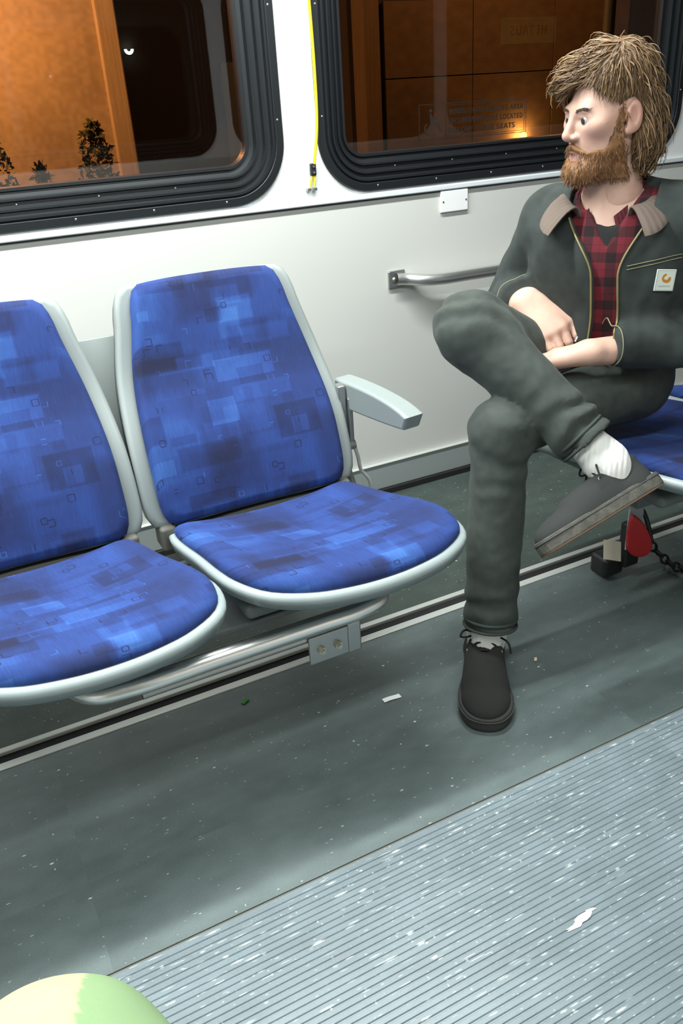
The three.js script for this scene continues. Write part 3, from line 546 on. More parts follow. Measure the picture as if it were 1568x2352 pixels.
// trousers
const pelvis = ell([1.55, 0.52, 0.645], [0.165, 0.145, 0.125], [TS, UP, TF]);
const leg = (h, k, a, r, cutAt) => {
  const t = cone(h, k, r[0], r[1]), s = cone(k, a, r[1], r[2]), D = V(...a).sub(V(...k)).normalize(), q = V(...cutAt);
  return (x, y, z) => Math.max(smin(t(x, y, z), s(x, y, z), 0.035), (x - q.x) * D.x + (y - q.y) * D.y + (z - q.z) * D.z);
};
const hemL = toward(J.anL, J.knL, 0.028), hemR = toward(J.anR, J.knR, 0.05);
const legL = leg(J.hipL, J.knL, J.anL, [0.09, 0.068, 0.064], hemL), legR = leg(J.hipR, J.knR, J.anR, [0.095, 0.08, 0.062], hemR);
function folds(x, y, z, c, axis, r, f, amp) { const dx = x - c[0], dy = y - c[1], dz = z - c[2], d = Math.hypot(dx, dy, dz); return amp * Math.exp(-d * d / (r * r)) * Math.sin(f * (dx * axis[0] + dy * axis[1] + dz * axis[2]) + 4 * noise(x * 9, y * 9, z * 9)); }
const trouserFn = (x, y, z) => {
  const l = legL(x, y, z) + folds(x, y, z, [1.1, 0.42, 0.8], [0.3, 0.9, 0.2], 0.09, 105, 0.0035) + folds(x, y, z, [1.06, 0.06, 0.83], [0.1, 1, -0.2], 0.08, 100, 0.006);
  const r = legR(x, y, z) + folds(x, y, z, [1.11, 0.72, 0.64], [0.6, 0.5, -0.6], 0.1, 95, 0.007) + folds(x, y, z, [1.24, 0.5, 0.9], [0.4, -0.6, 0.7], 0.1, 90, 0.008);
  const p = pelvis(x, y, z);
  return Math.min(smin(l, p, 0.04), smin(r, p, 0.04)) + 0.004 * wr(x, y, z, 11, 0.7) + 0.0018 * wr(x, y, z, 34, 1);
};
const TK = [0.044, 0.053, 0.046];
const tgeo = field(trouserFn, [0.9, -0.08, 0.42], [1.76, 0.84, 1.1], 0.0062);
paint(clothUV(tgeo), (x, y, z) => { const n = 1 + 0.25 * noise(x * 12, y * 12, z * 12) + 0.22 * noise(x * 60, y * 60, z * 60); return [TK[0] * n, TK[1] * n, TK[2] * n]; });
mesh('trousers', tgeo, cloth({ sheen: 0.4 }), man).userData.label = 'dark green grey trousers';
for (const [k, a, h, r] of [[J.knL, J.anL, hemL, 0.064], [J.knR, J.anR, hemR, 0.062]]) {
  const D = V(...a).sub(V(...k)).normalize(), u = V(0, 0, 1).cross(D).normalize(), w = D.clone().cross(u), mk = (d, rr_) => { const q = []; for (let i = 0; i < 22; i++) { const t = i / 22 * 6.2832; q.push(V(...h).addScaledVector(D, d).addScaledVector(u, Math.cos(t) * rr_).addScaledVector(w, Math.sin(t) * rr_)); } return tube(q, 0.0042, 66, 8, true); };
  mesh('trouser_hem', [mk(-0.002, r + 0.0005), mk(-0.022, r + 0.0002)], mat(rgb(0.034, 0.043, 0.038), 0.9), man);
}
// shoes; local frame: heel at the origin, toe along +z, sole at y = 0
const shoeOut = [[0, 0], [0.03, 0.004], [0.041, 0.03], [0.041, 0.1], [0.047, 0.19], [0.055, 0.245], [0.05, 0.29], [0.03, 0.322], [0.004, 0.33], [-0.026, 0.32], [-0.047, 0.28], [-0.051, 0.23], [-0.043, 0.16], [-0.039, 0.09], [-0.04, 0.03], [-0.029, 0.004]];
const shoeCurve = new THREE.CatmullRomCurve3(shoeOut.map(([x, z]) => V(x, z, 0)), true, 'centripetal').getSpacedPoints(80).slice(0, 80);
const upperFn = (() => {
  const toe = ell([0.002, 0.034, 0.252], [0.051, 0.037, 0.077]), vamp = cone([0.001, 0.044, 0.21], [0, 0.072, 0.115], 0.043, 0.041), heel = cone([0, 0.03, 0.048], [0, 0.082, 0.046], 0.043, 0.036), waist = cone([0, 0.035, 0.05], [0.001, 0.035, 0.2], 0.041, 0.046), hole = cone([0, 0.15, 0.03], [0, 0.098, 0.075], 0.04, 0.03), slit = cone([0, 0.125, 0.09], [0, 0.1, 0.135], 0.022, 0.016);
  return (x, y, z) => { let d = smin(smin(toe(x, y, z), vamp(x, y, z), 0.02), smin(heel(x, y, z), waist(x, y, z), 0.02), 0.02); d = smax(d, -hole(x, y, z), 0.006); d = smax(d, -slit(x, y, z), 0.004); d = smax(d, y - 0.098, 0.006); return Math.max(d, 0.014 - y); };
})();
const upperGeo = field(upperFn, [-0.07, 0.0, -0.02], [0.07, 0.12, 0.35], 0.0035);
const soleS = new THREE.Shape(shoeCurve.map(p => new THREE.Vector2(p.x, p.y)));
const soleGeo = (() => { const g = new THREE.ExtrudeGeometry(soleS, { depth: 0.024, bevelEnabled: true, bevelSize: 0.004, bevelThickness: 0.004, bevelSegments: 3 }); g.rotateX(Math.PI / 2); g.scale(1, 1, 1); g.translate(0, 0.0315, 0); return g; })();
const treadGeo = (() => { const g = new THREE.ExtrudeGeometry(soleS, { depth: 0.004, bevelEnabled: true, bevelSize: 0.003, bevelThickness: 0.001, bevelSegments: 1 }); g.rotateX(Math.PI / 2); g.translate(0, 0.0055, 0); return g; })();
const stripeGeo = (() => { const pts = shoeCurve.map(p => V(p.x * 1.085, 0.0285, p.y + (p.y - 0.16) * 0.027)); return tube(pts, 0.0016, 160, 6, true); })();
function shoe(heel, toe, up, label, cols) {
  const F = V(...toe).sub(V(...heel)).normalize(), U = V(...up).addScaledVector(F, -V(...up).dot(F)).normalize(), S = U.clone().cross(F);
  const g = new THREE.Group(); g.name = 'shoe'; man.add(g); g.position.set(...heel); g.quaternion.setFromRotationMatrix(new THREE.Matrix4().makeBasis(S, U, F)); g.scale.set(cols.wide || 1, 1, 1); g.userData.label = label;
  mesh('upper', upperGeo, cols.upper, g); mesh('sole', soleGeo, cols.sole, g); mesh('tread', treadGeo, cols.tread, g); mesh('foxing_stripe', stripeGeo, cols.stripe, g);
  mesh('tongue', sheet(6, 8, (u, v) => V((u - 0.5) * 0.056 * (1 - 0.25 * v), 0.078 + 0.052 * v * v + 0.012 * v - 0.02 * Math.pow(2 * u - 1, 2), 0.165 - 0.07 * v), 0.004), cols.tongue, g);
  const laces = []; for (let k = 0; k < 4; k++) { const z = 0.168 - k * 0.018, y = 0.077 + k * 0.0115; laces.push(tube([[-0.033, y - 0.012, z], [-0.015, y + 0.006, z - 0.004], [0.015, y + 0.006, z - 0.004], [0.033, y - 0.012, z]], 0.0028, 16, 6)); }
  laces.push(tube([[-0.02, 0.122, 0.108], [-0.044, 0.13, 0.11], [-0.052, 0.118, 0.12], [-0.04, 0.112, 0.114], [-0.018, 0.118, 0.108]], 0.0026, 24, 6), tube([[0.02, 0.12, 0.108], [0.05, 0.11, 0.13], [0.056, 0.085, 0.14]], 0.0024, 16, 6));
  mesh('laces', laces, cols.lace, g);
  for (const s of [-1, 1]) for (let k = 0; k < 4; k++) { const e = new THREE.TorusGeometry(0.0036, 0.0011, 6, 12); e.rotateY(Math.PI / 2); e.translate(s * 0.0375, 0.064 + k * 0.0105, 0.168 - k * 0.018); mesh('eyelet', e, M.steel, g); }
  return g;
}
const shoeBlack = mat(rgb(0.016, 0.016, 0.015), 0.92), laceM = mat(rgb(0.01, 0.01, 0.01), 0.9);
shoe([1.096, -0.133, 0.748], [0.924, -0.133, 0.993], [0, 1, 0], 'black canvas low shoe standing on the floor', { wide: 1.14, upper: shoeBlack, sole: mat(rgb(0.03, 0.03, 0.028), 0.75), tread: mat(rgb(0.02, 0.02, 0.018), 0.9), stripe: mat(rgb(0.05, 0.05, 0.047), 0.7), tongue: shoeBlack, lace: laceM });
const dirty = tex(128, 256, (i, j) => { const n = 1 + 0.22 * noise(i / 18, j / 30, 4) + 0.16 * noise(i / 6, j / 9, 8); return [76 * n, 74 * n, 67 * n]; }); dirty.repeat.set(6, 6);
shoe([1.388, 0.36, 1.005], [1.096, 0.28, 1.0], [-0.18, 0.7, -0.66], 'worn black canvas low shoe of the crossed leg', { upper: mat(rgb(0.024, 0.026, 0.025), 0.92), sole: mat(0xffffff, 0.8, 0, { map: dirty }), tread: mat(rgb(0.10, 0.055, 0.03), 0.85), stripe: mat(rgb(0.06, 0.062, 0.06), 0.7), tongue: shoeBlack, lace: laceM });
// socks
const sockW = mat(rgb(0.82, 0.81, 0.77), 0.95, 0, { bumpMap: tex(64, 64, (i) => { const w = 128 + 90 * Math.sin(i / 64 * 6.2832 * 8); return [w, w, w]; }, false), bumpScale: 0.001 });
const sockFn = (k, a, f, r) => { const c1 = cone(toward(a, k, 0.12), toward(a, k, -0.01), r, r - 0.004), c2 = cone(a, f, r - 0.002, r - 0.008); return (x, y, z) => smin(c1(x, y, z), c2(x, y, z), 0.03) + 0.0015 * noise(x * 40, y * 40, z * 40); };
{
  const bound = (pts, r) => [[0, 1, 2].map(i => Math.min(...pts.map(p => p[i])) - r), [0, 1, 2].map(i => Math.max(...pts.map(p => p[i])) + r)];
  for (const [k, a, f, r] of [[J.knL, [1.054, -0.028, 0.818], [1.045, -0.06, 0.83], 0.046], [J.knR, [1.288, 0.425, 0.935], [1.302, 0.385, 0.955], 0.047]]) { const b = bound([toward(a, k, 0.12), a, f], 0.06); mesh('sock', planarUV(field(sockFn(k, a, f, r), b[0], b[1], 0.005), (x, y, z) => x * 8 + z * 8, (x, y, z) => y * 8), sockW, man).userData.label = 'white sock'; }
}
// ---- head, neck, hands: one continuous skin
const HF = V(-0.982, -0.075, -0.15).normalize(), HX = UP.clone().cross(HF).normalize(), HY = HF.clone().cross(HX), HO = V(1.437, 1.134, 0.7), HS = 0.94;
const toHead = p => { const d = p.clone().sub(HO); return V(d.dot(HX), d.dot(HY), d.dot(HF)).divideScalar(HS); }, fromHead = p => HO.clone().addScaledVector(HX, p.x * HS).addScaledVector(HY, p.y * HS).addScaledVector(HF, p.z * HS);
const headM4 = new THREE.Matrix4().makeBasis(HX, HY, HF).scale(V(HS, HS, HS)).setPosition(HO);
const cranium = ell([0, 0.036, -0.014], [0.075, 0.092, 0.096]);
const headFn = (() => {
  const P = [[ell([0, -0.035, 0.036], [0.06, 0.083, 0.058]), 0.035], [cone([0.048, -0.05, 0.0], [0.014, -0.108, 0.062], 0.02, 0.02), 0.03], [cone([-0.048, -0.05, 0.0], [-0.014, -0.108, 0.062], 0.02, 0.02), 0.03],
    [cone([-0.036, 0.02, 0.0795], [0.036, 0.02, 0.0795], 0.0115), 0.018], [cone([0, 0.016, 0.088], [0, -0.03, 0.111], 0.0075, 0.0105), 0.012], [cone([0, -0.034, 0.105], [0, -0.036, 0.098], 0.0095), 0.008],
    [ell([0.014, -0.036, 0.096], [0.008, 0.007, 0.011]), 0.006], [ell([-0.014, -0.036, 0.096], [0.008, 0.007, 0.011]), 0.006],
    [ell([0.046, -0.014, 0.058], [0.024, 0.02, 0.026]), 0.025], [ell([-0.046, -0.014, 0.058], [0.024, 0.02, 0.026]), 0.025], [ell([0, -0.107, 0.076], [0.026, 0.02, 0.02]), 0.02]];
  const sock = [ell([0.032, 0.001, 0.098], [0.017, 0.011, 0.016]), ell([-0.032, 0.001, 0.098], [0.017, 0.011, 0.016])];
  const lids = [cone([0.018, 0.0082, 0.084], [0.046, 0.0066, 0.077], 0.0062), cone([-0.018, 0.0082, 0.084], [-0.046, 0.0066, 0.077], 0.0062), cone([0.019, -0.0105, 0.082], [0.045, -0.0105, 0.075], 0.0055), cone([-0.019, -0.0105, 0.082], [-0.045, -0.0105, 0.075], 0.0055)];
  const lipU = [cone([0.022, -0.0715, 0.083], [0.004, -0.0675, 0.0945], 0.0035, 0.0055), cone([-0.022, -0.0715, 0.083], [-0.004, -0.0675, 0.0945], 0.0035, 0.0055)], lipL = cone([-0.015, -0.0805, 0.088], [0.015, -0.0805, 0.088], 0.006), gap = cone([-0.018, -0.0745, 0.1], [0.018, -0.0745, 0.1], 0.0048);
  const ear = s => { const o = ell([s * 0.081, -0.005, -0.014], [0.0105, 0.034, 0.021]), i = ell([s * 0.093, -0.001, -0.009], [0.009, 0.023, 0.013]), l = ell([s * 0.077, -0.032, -0.004], [0.007, 0.011, 0.01]); return (x, y, z) => smin(smax(o(x, y, z), -i(x, y, z), 0.004), l(x, y, z), 0.008); };
  const eL = ear(1), eR = ear(-1), neck = cone([0, -0.05, -0.022], [0, -0.19, -0.03], 0.055, 0.06), adam = cone([0, -0.13, 0.02], [0, -0.18, 0.026], 0.01);
  return (x, y, z) => {
    let d = cranium(x, y, z); for (const [f, k] of P) d = smin(d, f(x, y, z), k);
    d = smax(d, -sock[0](x, y, z), 0.012); d = smax(d, -sock[1](x, y, z), 0.012);
    for (const l of lids) d = smin(d, l(x, y, z), 0.004);
    d = smin(d, Math.min(lipU[0](x, y, z), lipU[1](x, y, z)), 0.006); d = smin(d, lipL(x, y, z), 0.006); d = smax(d, -gap(x, y, z), 0.003);
    d = smin(d, Math.min(eL(x, y, z), eR(x, y, z)), 0.01); return smin(d, smin(neck(x, y, z), adam(x, y, z), 0.02), 0.02);
  };
})();
const SK = [0.56, 0.345, 0.265];
const headGeo = field(headFn, [-0.105, -0.225, -0.125], [0.105, 0.14, 0.13], 0.0029);
paint(headGeo, (x, y, z) => {
  let c = SK.slice(); const n = 1 + 0.06 * noise(x * 90, y * 90, z * 90); c = c.map(q => q * n);
  for (const s of [-1, 1]) { c = mixc(c, [0.56, 0.27, 0.22], 0.45 * Math.exp(-((x - s * 0.045) ** 2 + (y + 0.03) ** 2 + (z - 0.065) ** 2) / 0.0007)); c = mixc(c, [0.56, 0.24, 0.18], 0.5 * Math.exp(-((x - s * 0.085) ** 2) / 0.0002) * Math.exp(-(y * y) / 0.0016)); }
  c = mixc(c, [0.56, 0.26, 0.2], 0.35 * Math.exp(-(x * x + (y + 0.032) ** 2 + (z - 0.11) ** 2) / 0.0003));
  const lip = Math.exp(-((y + 0.0745) ** 2) / 0.00009) * sst(0.026, 0.018, Math.abs(x)) * sst(0.08, 0.088, z); c = mixc(c, [0.40, 0.16, 0.14], 0.8 * lip);
  return c;
});
headGeo.applyMatrix4(headM4);
// right hand: back of the hand up, fingers bent down towards the other wrist
const blend = parts => (x, y, z) => { let d = parts[0][0](x, y, z); for (let i = 1; i < parts.length; i++) d = smin(d, parts[i][0](x, y, z), parts[i][1]); return d; };
const handR = (() => {
  const w = V(1.31, 0.728, 0.598), kn = [[1.381, 0.687, 0.682], [1.352, 0.677, 0.689], [1.327, 0.666, 0.685], [1.306, 0.655, 0.674]].map(a => V(...a)), tip = [[1.388, 0.624, 0.708], [1.366, 0.608, 0.708], [1.342, 0.603, 0.706], [1.324, 0.603, 0.694]].map(a => V(...a));
  const ac = kn[0].clone().sub(kn[3]).normalize(), parts = [[cone(J.elR, A(w), 0.042, 0.03), 0.02]];
  kn.forEach((k, i) => { parts.push([cone(A(w.clone().addScaledVector(ac, [0.019, 0.007, -0.006, -0.017][i])), A(k), 0.022, 0.0165), 0.018]); });
  kn.forEach((k, i) => { const p1 = k.clone().lerp(tip[i], 0.55).add(V(-0.004, 0.004, 0.012)), p2 = k.clone().lerp(tip[i], 0.85).add(V(0, 0, 0.008)); parts.push([cone(A(k), A(p1), 0.0132, 0.0108), 0.006], [cone(A(p1), A(p2), 0.0108, 0.0098), 0.002], [cone(A(p2), A(tip[i]), 0.0098, 0.008), 0.002]); });
  const th = w.clone().addScaledVector(ac, 0.026).add(V(0, -0.012, 0.02)), t1 = th.clone().add(V(0.032, -0.03, 0.022)), t2 = t1.clone().add(V(0.014, -0.036, 0.012)); parts.push([cone(A(th), A(t1), 0.017, 0.013), 0.012], [cone(A(t1), A(t2), 0.013, 0.009), 0.004]);
  return blend(parts);
})();
const handL = (() => {
  const w = V(1.345, 0.638, 0.795), K = V(1.272, 0.612, 0.728), ac = V(-0.25, -0.2, -0.85).normalize(), parts = [[cone(J.elL, A(w), 0.043, 0.031), 0.02]];
  const kn = [0, 1, 2, 3].map(i => K.clone().addScaledVector(ac, [0.032, 0.011, -0.011, -0.03][i]));
  kn.forEach((k, i) => { parts.push([cone(A(w.clone().addScaledVector(ac, [0.015, 0.005, -0.005, -0.015][i])), A(k), 0.02, 0.015), 0.016]); const L = [0.07, 0.078, 0.072, 0.06][i], d1 = V(-0.8, -0.3, -0.5).normalize(), d2 = V(-0.45, -0.8, -0.35).normalize(), p1 = k.clone().addScaledVector(d1, L * 0.5), p2 = p1.clone().addScaledVector(d2, L * 0.55); parts.push([cone(A(k), A(p1), 0.0125, 0.0105), 0.007], [cone(A(p1), A(p2), 0.0105, 0.0085), 0.003]); });
  const th = w.clone().addScaledVector(ac, 0.02), t1 = th.clone().add(V(-0.05, 0.0, -0.03)), t2 = t1.clone().add(V(-0.03, -0.012, -0.02)); parts.push([cone(A(th), A(t1), 0.016, 0.013), 0.012], [cone(A(t1), A(t2), 0.013, 0.009), 0.004]);
  return blend(parts);
})();
const skin = (x, y, z) => { const n = 1 + 0.05 * noise(x * 80, y * 80, z * 80) + 0.05 * noise(x * 30, y * 30, z * 30); return [SK[0] * n, SK[1] * n, SK[2] * n]; };
const hr = paint(field(handR, [1.26, 0.57, 0.34], [1.5, 0.79, 0.76], 0.003), skin), hl = paint(field(handL, [1.12, 0.5, 0.6], [1.72, 0.72, 0.95], 0.0034), skin);
const inner = torsoAt(0), iw = paint(field((x, y, z) => Math.min(inner(x, y, z), pelvis(x, y, z) + 0.02, legL(x, y, z) + 0.018, legR(x, y, z) + 0.018, slR(x, y, z) + 0.02, slL(x, y, z) + 0.02), [0.9, -0.05, 0.26], [1.78, 1.03, 1.08], 0.012), skin);
const skinGeo = mergeGeometries([headGeo, hr, hl, iw].map(g => { const q = g.clone(); q.deleteAttribute('uv'); return q; }));
const skinM = new THREE.MeshPhysicalMaterial({ vertexColors: true, roughness: 0.52, sheen: 0.15, sheenColor: rgb(0.6, 0.4, 0.35) });
mesh('body', skinGeo, skinM, man);
for (const s of [-1, 1]) { // eyes looking ahead
  const e = new THREE.SphereGeometry(0.0122, 20, 14); e.translate(0, 0, 0); const g = mesh('eye', e, mat(rgb(0.42, 0.39, 0.37), 0.25), man); g.position.copy(fromHead(V(s * 0.032, -0.0015, 0.0772))); g.quaternion.setFromRotationMatrix(new THREE.Matrix4().makeBasis(HX, HY, HF)); g.scale.setScalar(HS);
  const ir = new THREE.SphereGeometry(0.0072, 16, 8); ir.scale(1, 1, 0.35); ir.translate(-0.0005, -0.0003, 0.0104); mesh('iris', ir, mat(rgb(0.02, 0.022, 0.024), 0.25), g);
}
// hair and beard: a soft under-layer plus many tapering strands
function strands(list) { // list of {pts:[Vector3], r}
  const pos = [], nor = [], col = [], idx = [];
  for (const { pts, r, c } of list) {
    const n = pts.length, b0 = pos.length / 3; let up = V(rnd() - 0.5, rnd() - 0.5, rnd() - 0.5);
    for (let i = 0; i < n; i++) {
      const T = pts[Math.min(n - 1, i + 1)].clone().sub(pts[Math.max(0, i - 1)]).normalize(), a = up.clone().addScaledVector(T, -up.dot(T)).normalize(), b = T.clone().cross(a), rad = r * (i === 0 ? 0.7 : 1 - Math.pow(i / (n - 1), 2) * 0.85);
      up = a;
      for (let k = 0; k < 3; k++) { const t = k * 2.0944, d = a.clone().multiplyScalar(Math.cos(t)).addScaledVector(b, Math.sin(t)); pos.push(pts[i].x + d.x * rad, pts[i].y + d.y * rad, pts[i].z + d.z * rad); nor.push(d.x, d.y, d.z); col.push(...c); }
      if (i < n - 1) for (let k = 0; k < 3; k++) { const q = b0 + i * 3 + k, w = b0 + i * 3 + (k + 1) % 3; idx.push(q, w, w + 3, q, w + 3, q + 3); }
    }
  }
  const g = new THREE.BufferGeometry(); g.setAttribute('position', new THREE.Float32BufferAttribute(pos, 3)); g.setAttribute('normal', new THREE.Float32BufferAttribute(nor, 3)); g.setAttribute('color', new THREE.Float32BufferAttribute(col, 3)); g.setIndex(idx); return g;
}
const hairVol = (() => {
  const top = ell([-0.004, 0.058, -0.016], [0.085, 0.1, 0.106]), nape = ell([0.0, -0.05, -0.072], [0.078, 0.088, 0.048]), sideL = ell([0.064, -0.03, -0.058], [0.032, 0.085, 0.038]), sideR = ell([-0.066, -0.03, -0.05], [0.032, 0.085, 0.045]), fringe = ell([-0.036, 0.074, 0.058], [0.052, 0.036, 0.05]);
  return (x, y, z) => smin(smin(smin(top(x, y, z), nape(x, y, z), 0.03), Math.min(sideL(x, y, z), sideR(x, y, z)), 0.02), fringe(x, y, z), 0.03);
})();
const hairY = x => x > 0.02 ? lerp(0.078, 0.03, sst(0.02, 0.085, x)) : lerp(0.02, 0.078, sst(-0.08, 0.02, x));
const hairFn = (x, y, z) => { const cut = Math.max(0.022 - z + 0.25 * Math.max(0, -x), y - hairY(x)); const ear = ell([0.09, -0.008, -0.006], [0.042, 0.043, 0.031])(x, y, z); return smax(smax(hairVol(x, y, z) + 0.005 * noise(x * 40, y * 40, z * 40) + 0.003 * noise(x * 95, y * 95, z * 95), -cut, 0.006), -ear, 0.006); };
const HAIR = [[0.105, 0.056, 0.022], [0.155, 0.086, 0.035], [0.2, 0.12, 0.052], [0.08, 0.041, 0.018]];
const hairGeo = field(hairFn, [-0.13, -0.19, -0.16], [0.13, 0.19, 0.15], 0.0045); paint(hairGeo, (x, y, z) => mixc(HAIR[3], HAIR[1], 0.5 + 0.6 * noise(x * 30, y * 30, z * 30))); const hairRaw = hairGeo.clone(); hairGeo.applyMatrix4(headM4);
const hairM = new THREE.MeshPhysicalMaterial({ vertexColors: true, roughness: 0.55, sheen: 0.3, sheenColor: rgb(0.4, 0.28, 0.18) });
const hair = mesh('hair', hairGeo, hairM, man); hair.userData.label = 'messy brown chin length hair';
{
  const list = [], hp = hairRaw.attributes.position;
  while (list.length < 3400) {
    const k = Math.floor(rnd() * hp.count); let p = V(hp.getX(k), hp.getY(k), hp.getZ(k)); if (hairVol(p.x, p.y, p.z) < -0.012) continue;
    const topW = sst(-0.05, 0.04, p.z) * sst(0.02, 0.085, p.y), leftW = sst(0.02, 0.07, p.x), low = sst(0.02, -0.08, p.y);
    const wx = 0.4 * noise(p.x * 20, p.y * 20, p.z * 20), wz = 0.4 * noise(p.x * 20, p.y * 20, p.z * 20 + 9);
    const flow = V(0.1 * Math.sign(p.x), -1, -0.25 + 0.5 * low * (p.x > 0 ? 1 : 0.4)).lerp(V(-0.75, -0.12, 0.6), topW * (1 - 0.75 * leftW)).add(V(wx, 0.2 * wx, wz)).normalize();
    const L = rr(0.035, 0.085), N = 8, pts = [], ph = rr(0, 6), cu = rr(0.002, 0.007) * (1 + low), lift = rr(0.0, 0.011) + (rnd() < 0.13 ? rr(0.006, 0.018) : 0);
    let v = flow.clone(), dead = false;
    for (let i = 0; i < N; i++) {
      const u = i / (N - 1), target = -0.001 + lift * Math.sin(Math.min(1, u * 1.4) * 1.57), d = hairVol(p.x, p.y, p.z), g = gradN(hairVol, p); p.addScaledVector(g, (target - d) * 0.7);
      if (p.z > 0.02 && p.y < hairY(p.x) - 0.006 - 0.012 * rnd()) break; if (p.x > 0.035 && Math.hypot((p.y + 0.008) / 0.04, (p.z + 0.006) / 0.029) < 1) break;
      pts.push(p.clone().addScaledVector(V(Math.sin(ph + u * 7), Math.cos(ph * 1.7 + u * 6), Math.sin(ph * 0.6 + u * 8)), cu * u));
      v.lerp(flow, 0.3).add(V(0, -0.12 * u, 0)); v.addScaledVector(g, -v.dot(g) * 0.9).normalize(); p = p.clone().addScaledVector(v, L / (N - 1));
    }
    if (pts.length < 4) { if (rnd() < 0.02) list.push({ pts: [p, p.clone().add(V(0.001, 0, 0)), p.clone().add(V(0.002, 0, 0))].map(fromHead), r: 0.0002, c: HAIR[0] }); continue; }
    const c = HAIR[Math.floor(rnd() * 3)], q = rr(0.7, 1.35); list.push({ pts: pts.map(fromHead), r: rr(0.0009, 0.0022), c: c.map(w => w * q) });
  }
  mesh('hair_strands', strands(list), hairM, man).userData.kind = 'stuff';
}
{ // beard, moustache, eyebrows
  const jaw = (x, y, z) => headFn(x, y, z) - 0.0022 - 0.004 * sst(-0.02, -0.06, y) - 0.006 * sst(-0.08, -0.115, y) - 0.004 * noise(x * 60, y * 60, z * 60);
  const line = (x, z) => z > 0.055 ? lerp(-0.09, -0.066, sst(0.014, 0.044, Math.abs(x))) : lerp(0.036, -0.066, sst(0.002, 0.05, z));
  const stache = [cone([0.002, -0.056, 0.098], [0.03, -0.071, 0.082], 0.0075, 0.006), cone([-0.002, -0.056, 0.098], [-0.03, -0.071, 0.082], 0.0075, 0.006)];
  const beardFn = (x, y, z) => { const region = Math.max(y - line(x, z), 0.004 - z + 0.25 * Math.min(0, y + 0.05), -0.138 - y); const chin = ell([0, -0.112, 0.075], [0.036, 0.026, 0.027])(x, y, z); return Math.min(smin(smax(jaw(x, y, z), region, 0.008), chin, 0.015), Math.min(stache[0](x, y, z), stache[1](x, y, z))); };
  const BC = [[0.17, 0.075, 0.026], [0.25, 0.115, 0.04], [0.13, 0.06, 0.024]];
  const bg = field(beardFn, [-0.1, -0.16, -0.04], [0.1, 0.05, 0.13], 0.0032); paint(bg, (x, y, z) => mixc(BC[0], BC[1], 0.5 + 0.7 * noise(x * 70, y * 45, z * 70)));
  const pA = bg.attributes.position, nA = bg.attributes.normal, list = [];
  for (let k = 0; k < 2400; k++) { const i = Math.floor(rnd() * pA.count), p = V(pA.getX(i), pA.getY(i), pA.getZ(i)), n = V(nA.getX(i), nA.getY(i), nA.getZ(i)); if (n.y > 0.75) continue; const d = V(n.x * 0.4, -0.8, n.z * 0.5 - 0.05).add(V(rr(-0.25, 0.25), rr(-0.2, 0.2), rr(-0.25, 0.25))).normalize(), L = rr(0.006, 0.015), pts = []; for (let j = 0; j < 4; j++) pts.push(fromHead(p.clone().addScaledVector(n, 0.002 * Math.sin(j)).addScaledVector(d, L * j / 3))); const c = BC[Math.floor(rnd() * 3)], q = rr(0.8, 1.3); list.push({ pts, r: 0.0008, c: c.map(w => w * q) }); }
  bg.applyMatrix4(headM4); mesh('beard', bg, hairM, man).userData.label = 'full reddish brown beard';
  mesh('beard_strands', strands(list), hairM, man).userData.kind = 'stuff';
  const brow = []; for (const s of [-1, 1]) for (let k = 0; k < 130; k++) { const u = rnd(), p = V(s * lerp(0.014, 0.05, u), 0.0185 + 0.004 * Math.sin(u * 2.6) + rr(-0.003, 0.003), 0.115); let q = p.clone(); for (let i = 0; i < 40; i++) { const d = headFn(q.x, q.y, q.z); if (d < 0.0008) break; q.z -= d * 0.8; } const e = q.clone().add(V(s * 0.007, 0.001, -0.0025)); brow.push({ pts: [q, q.clone().lerp(e, 0.5).add(V(0, 0, 0.001)), e].map(fromHead), r: 0.0007, c: [0.06, 0.033, 0.02] }); }
  mesh('eyebrows', strands(brow), hairM, man).userData.kind = 'stuff';
}
{ // small black thing with beads held between the hands
  const t = thing('key_ring', 'small shiny black bunch of keys held at the man\'s hand', 'keys', [1.252, 0.705, 0.868]);
  for (let k = 0; k < 7; k++) { const g = new RoundedBoxGeometry(0.007, 0.022, 0.005, 2, 0.002); g.rotateZ(-0.6 + k * 0.22); g.rotateY(k * 0.5); g.translate((k - 3) * 0.0042, rr(-0.006, 0.004), rr(-0.004, 0.006)); mesh('key', g, k % 2 ? M.black : M.chrome, t); }
}
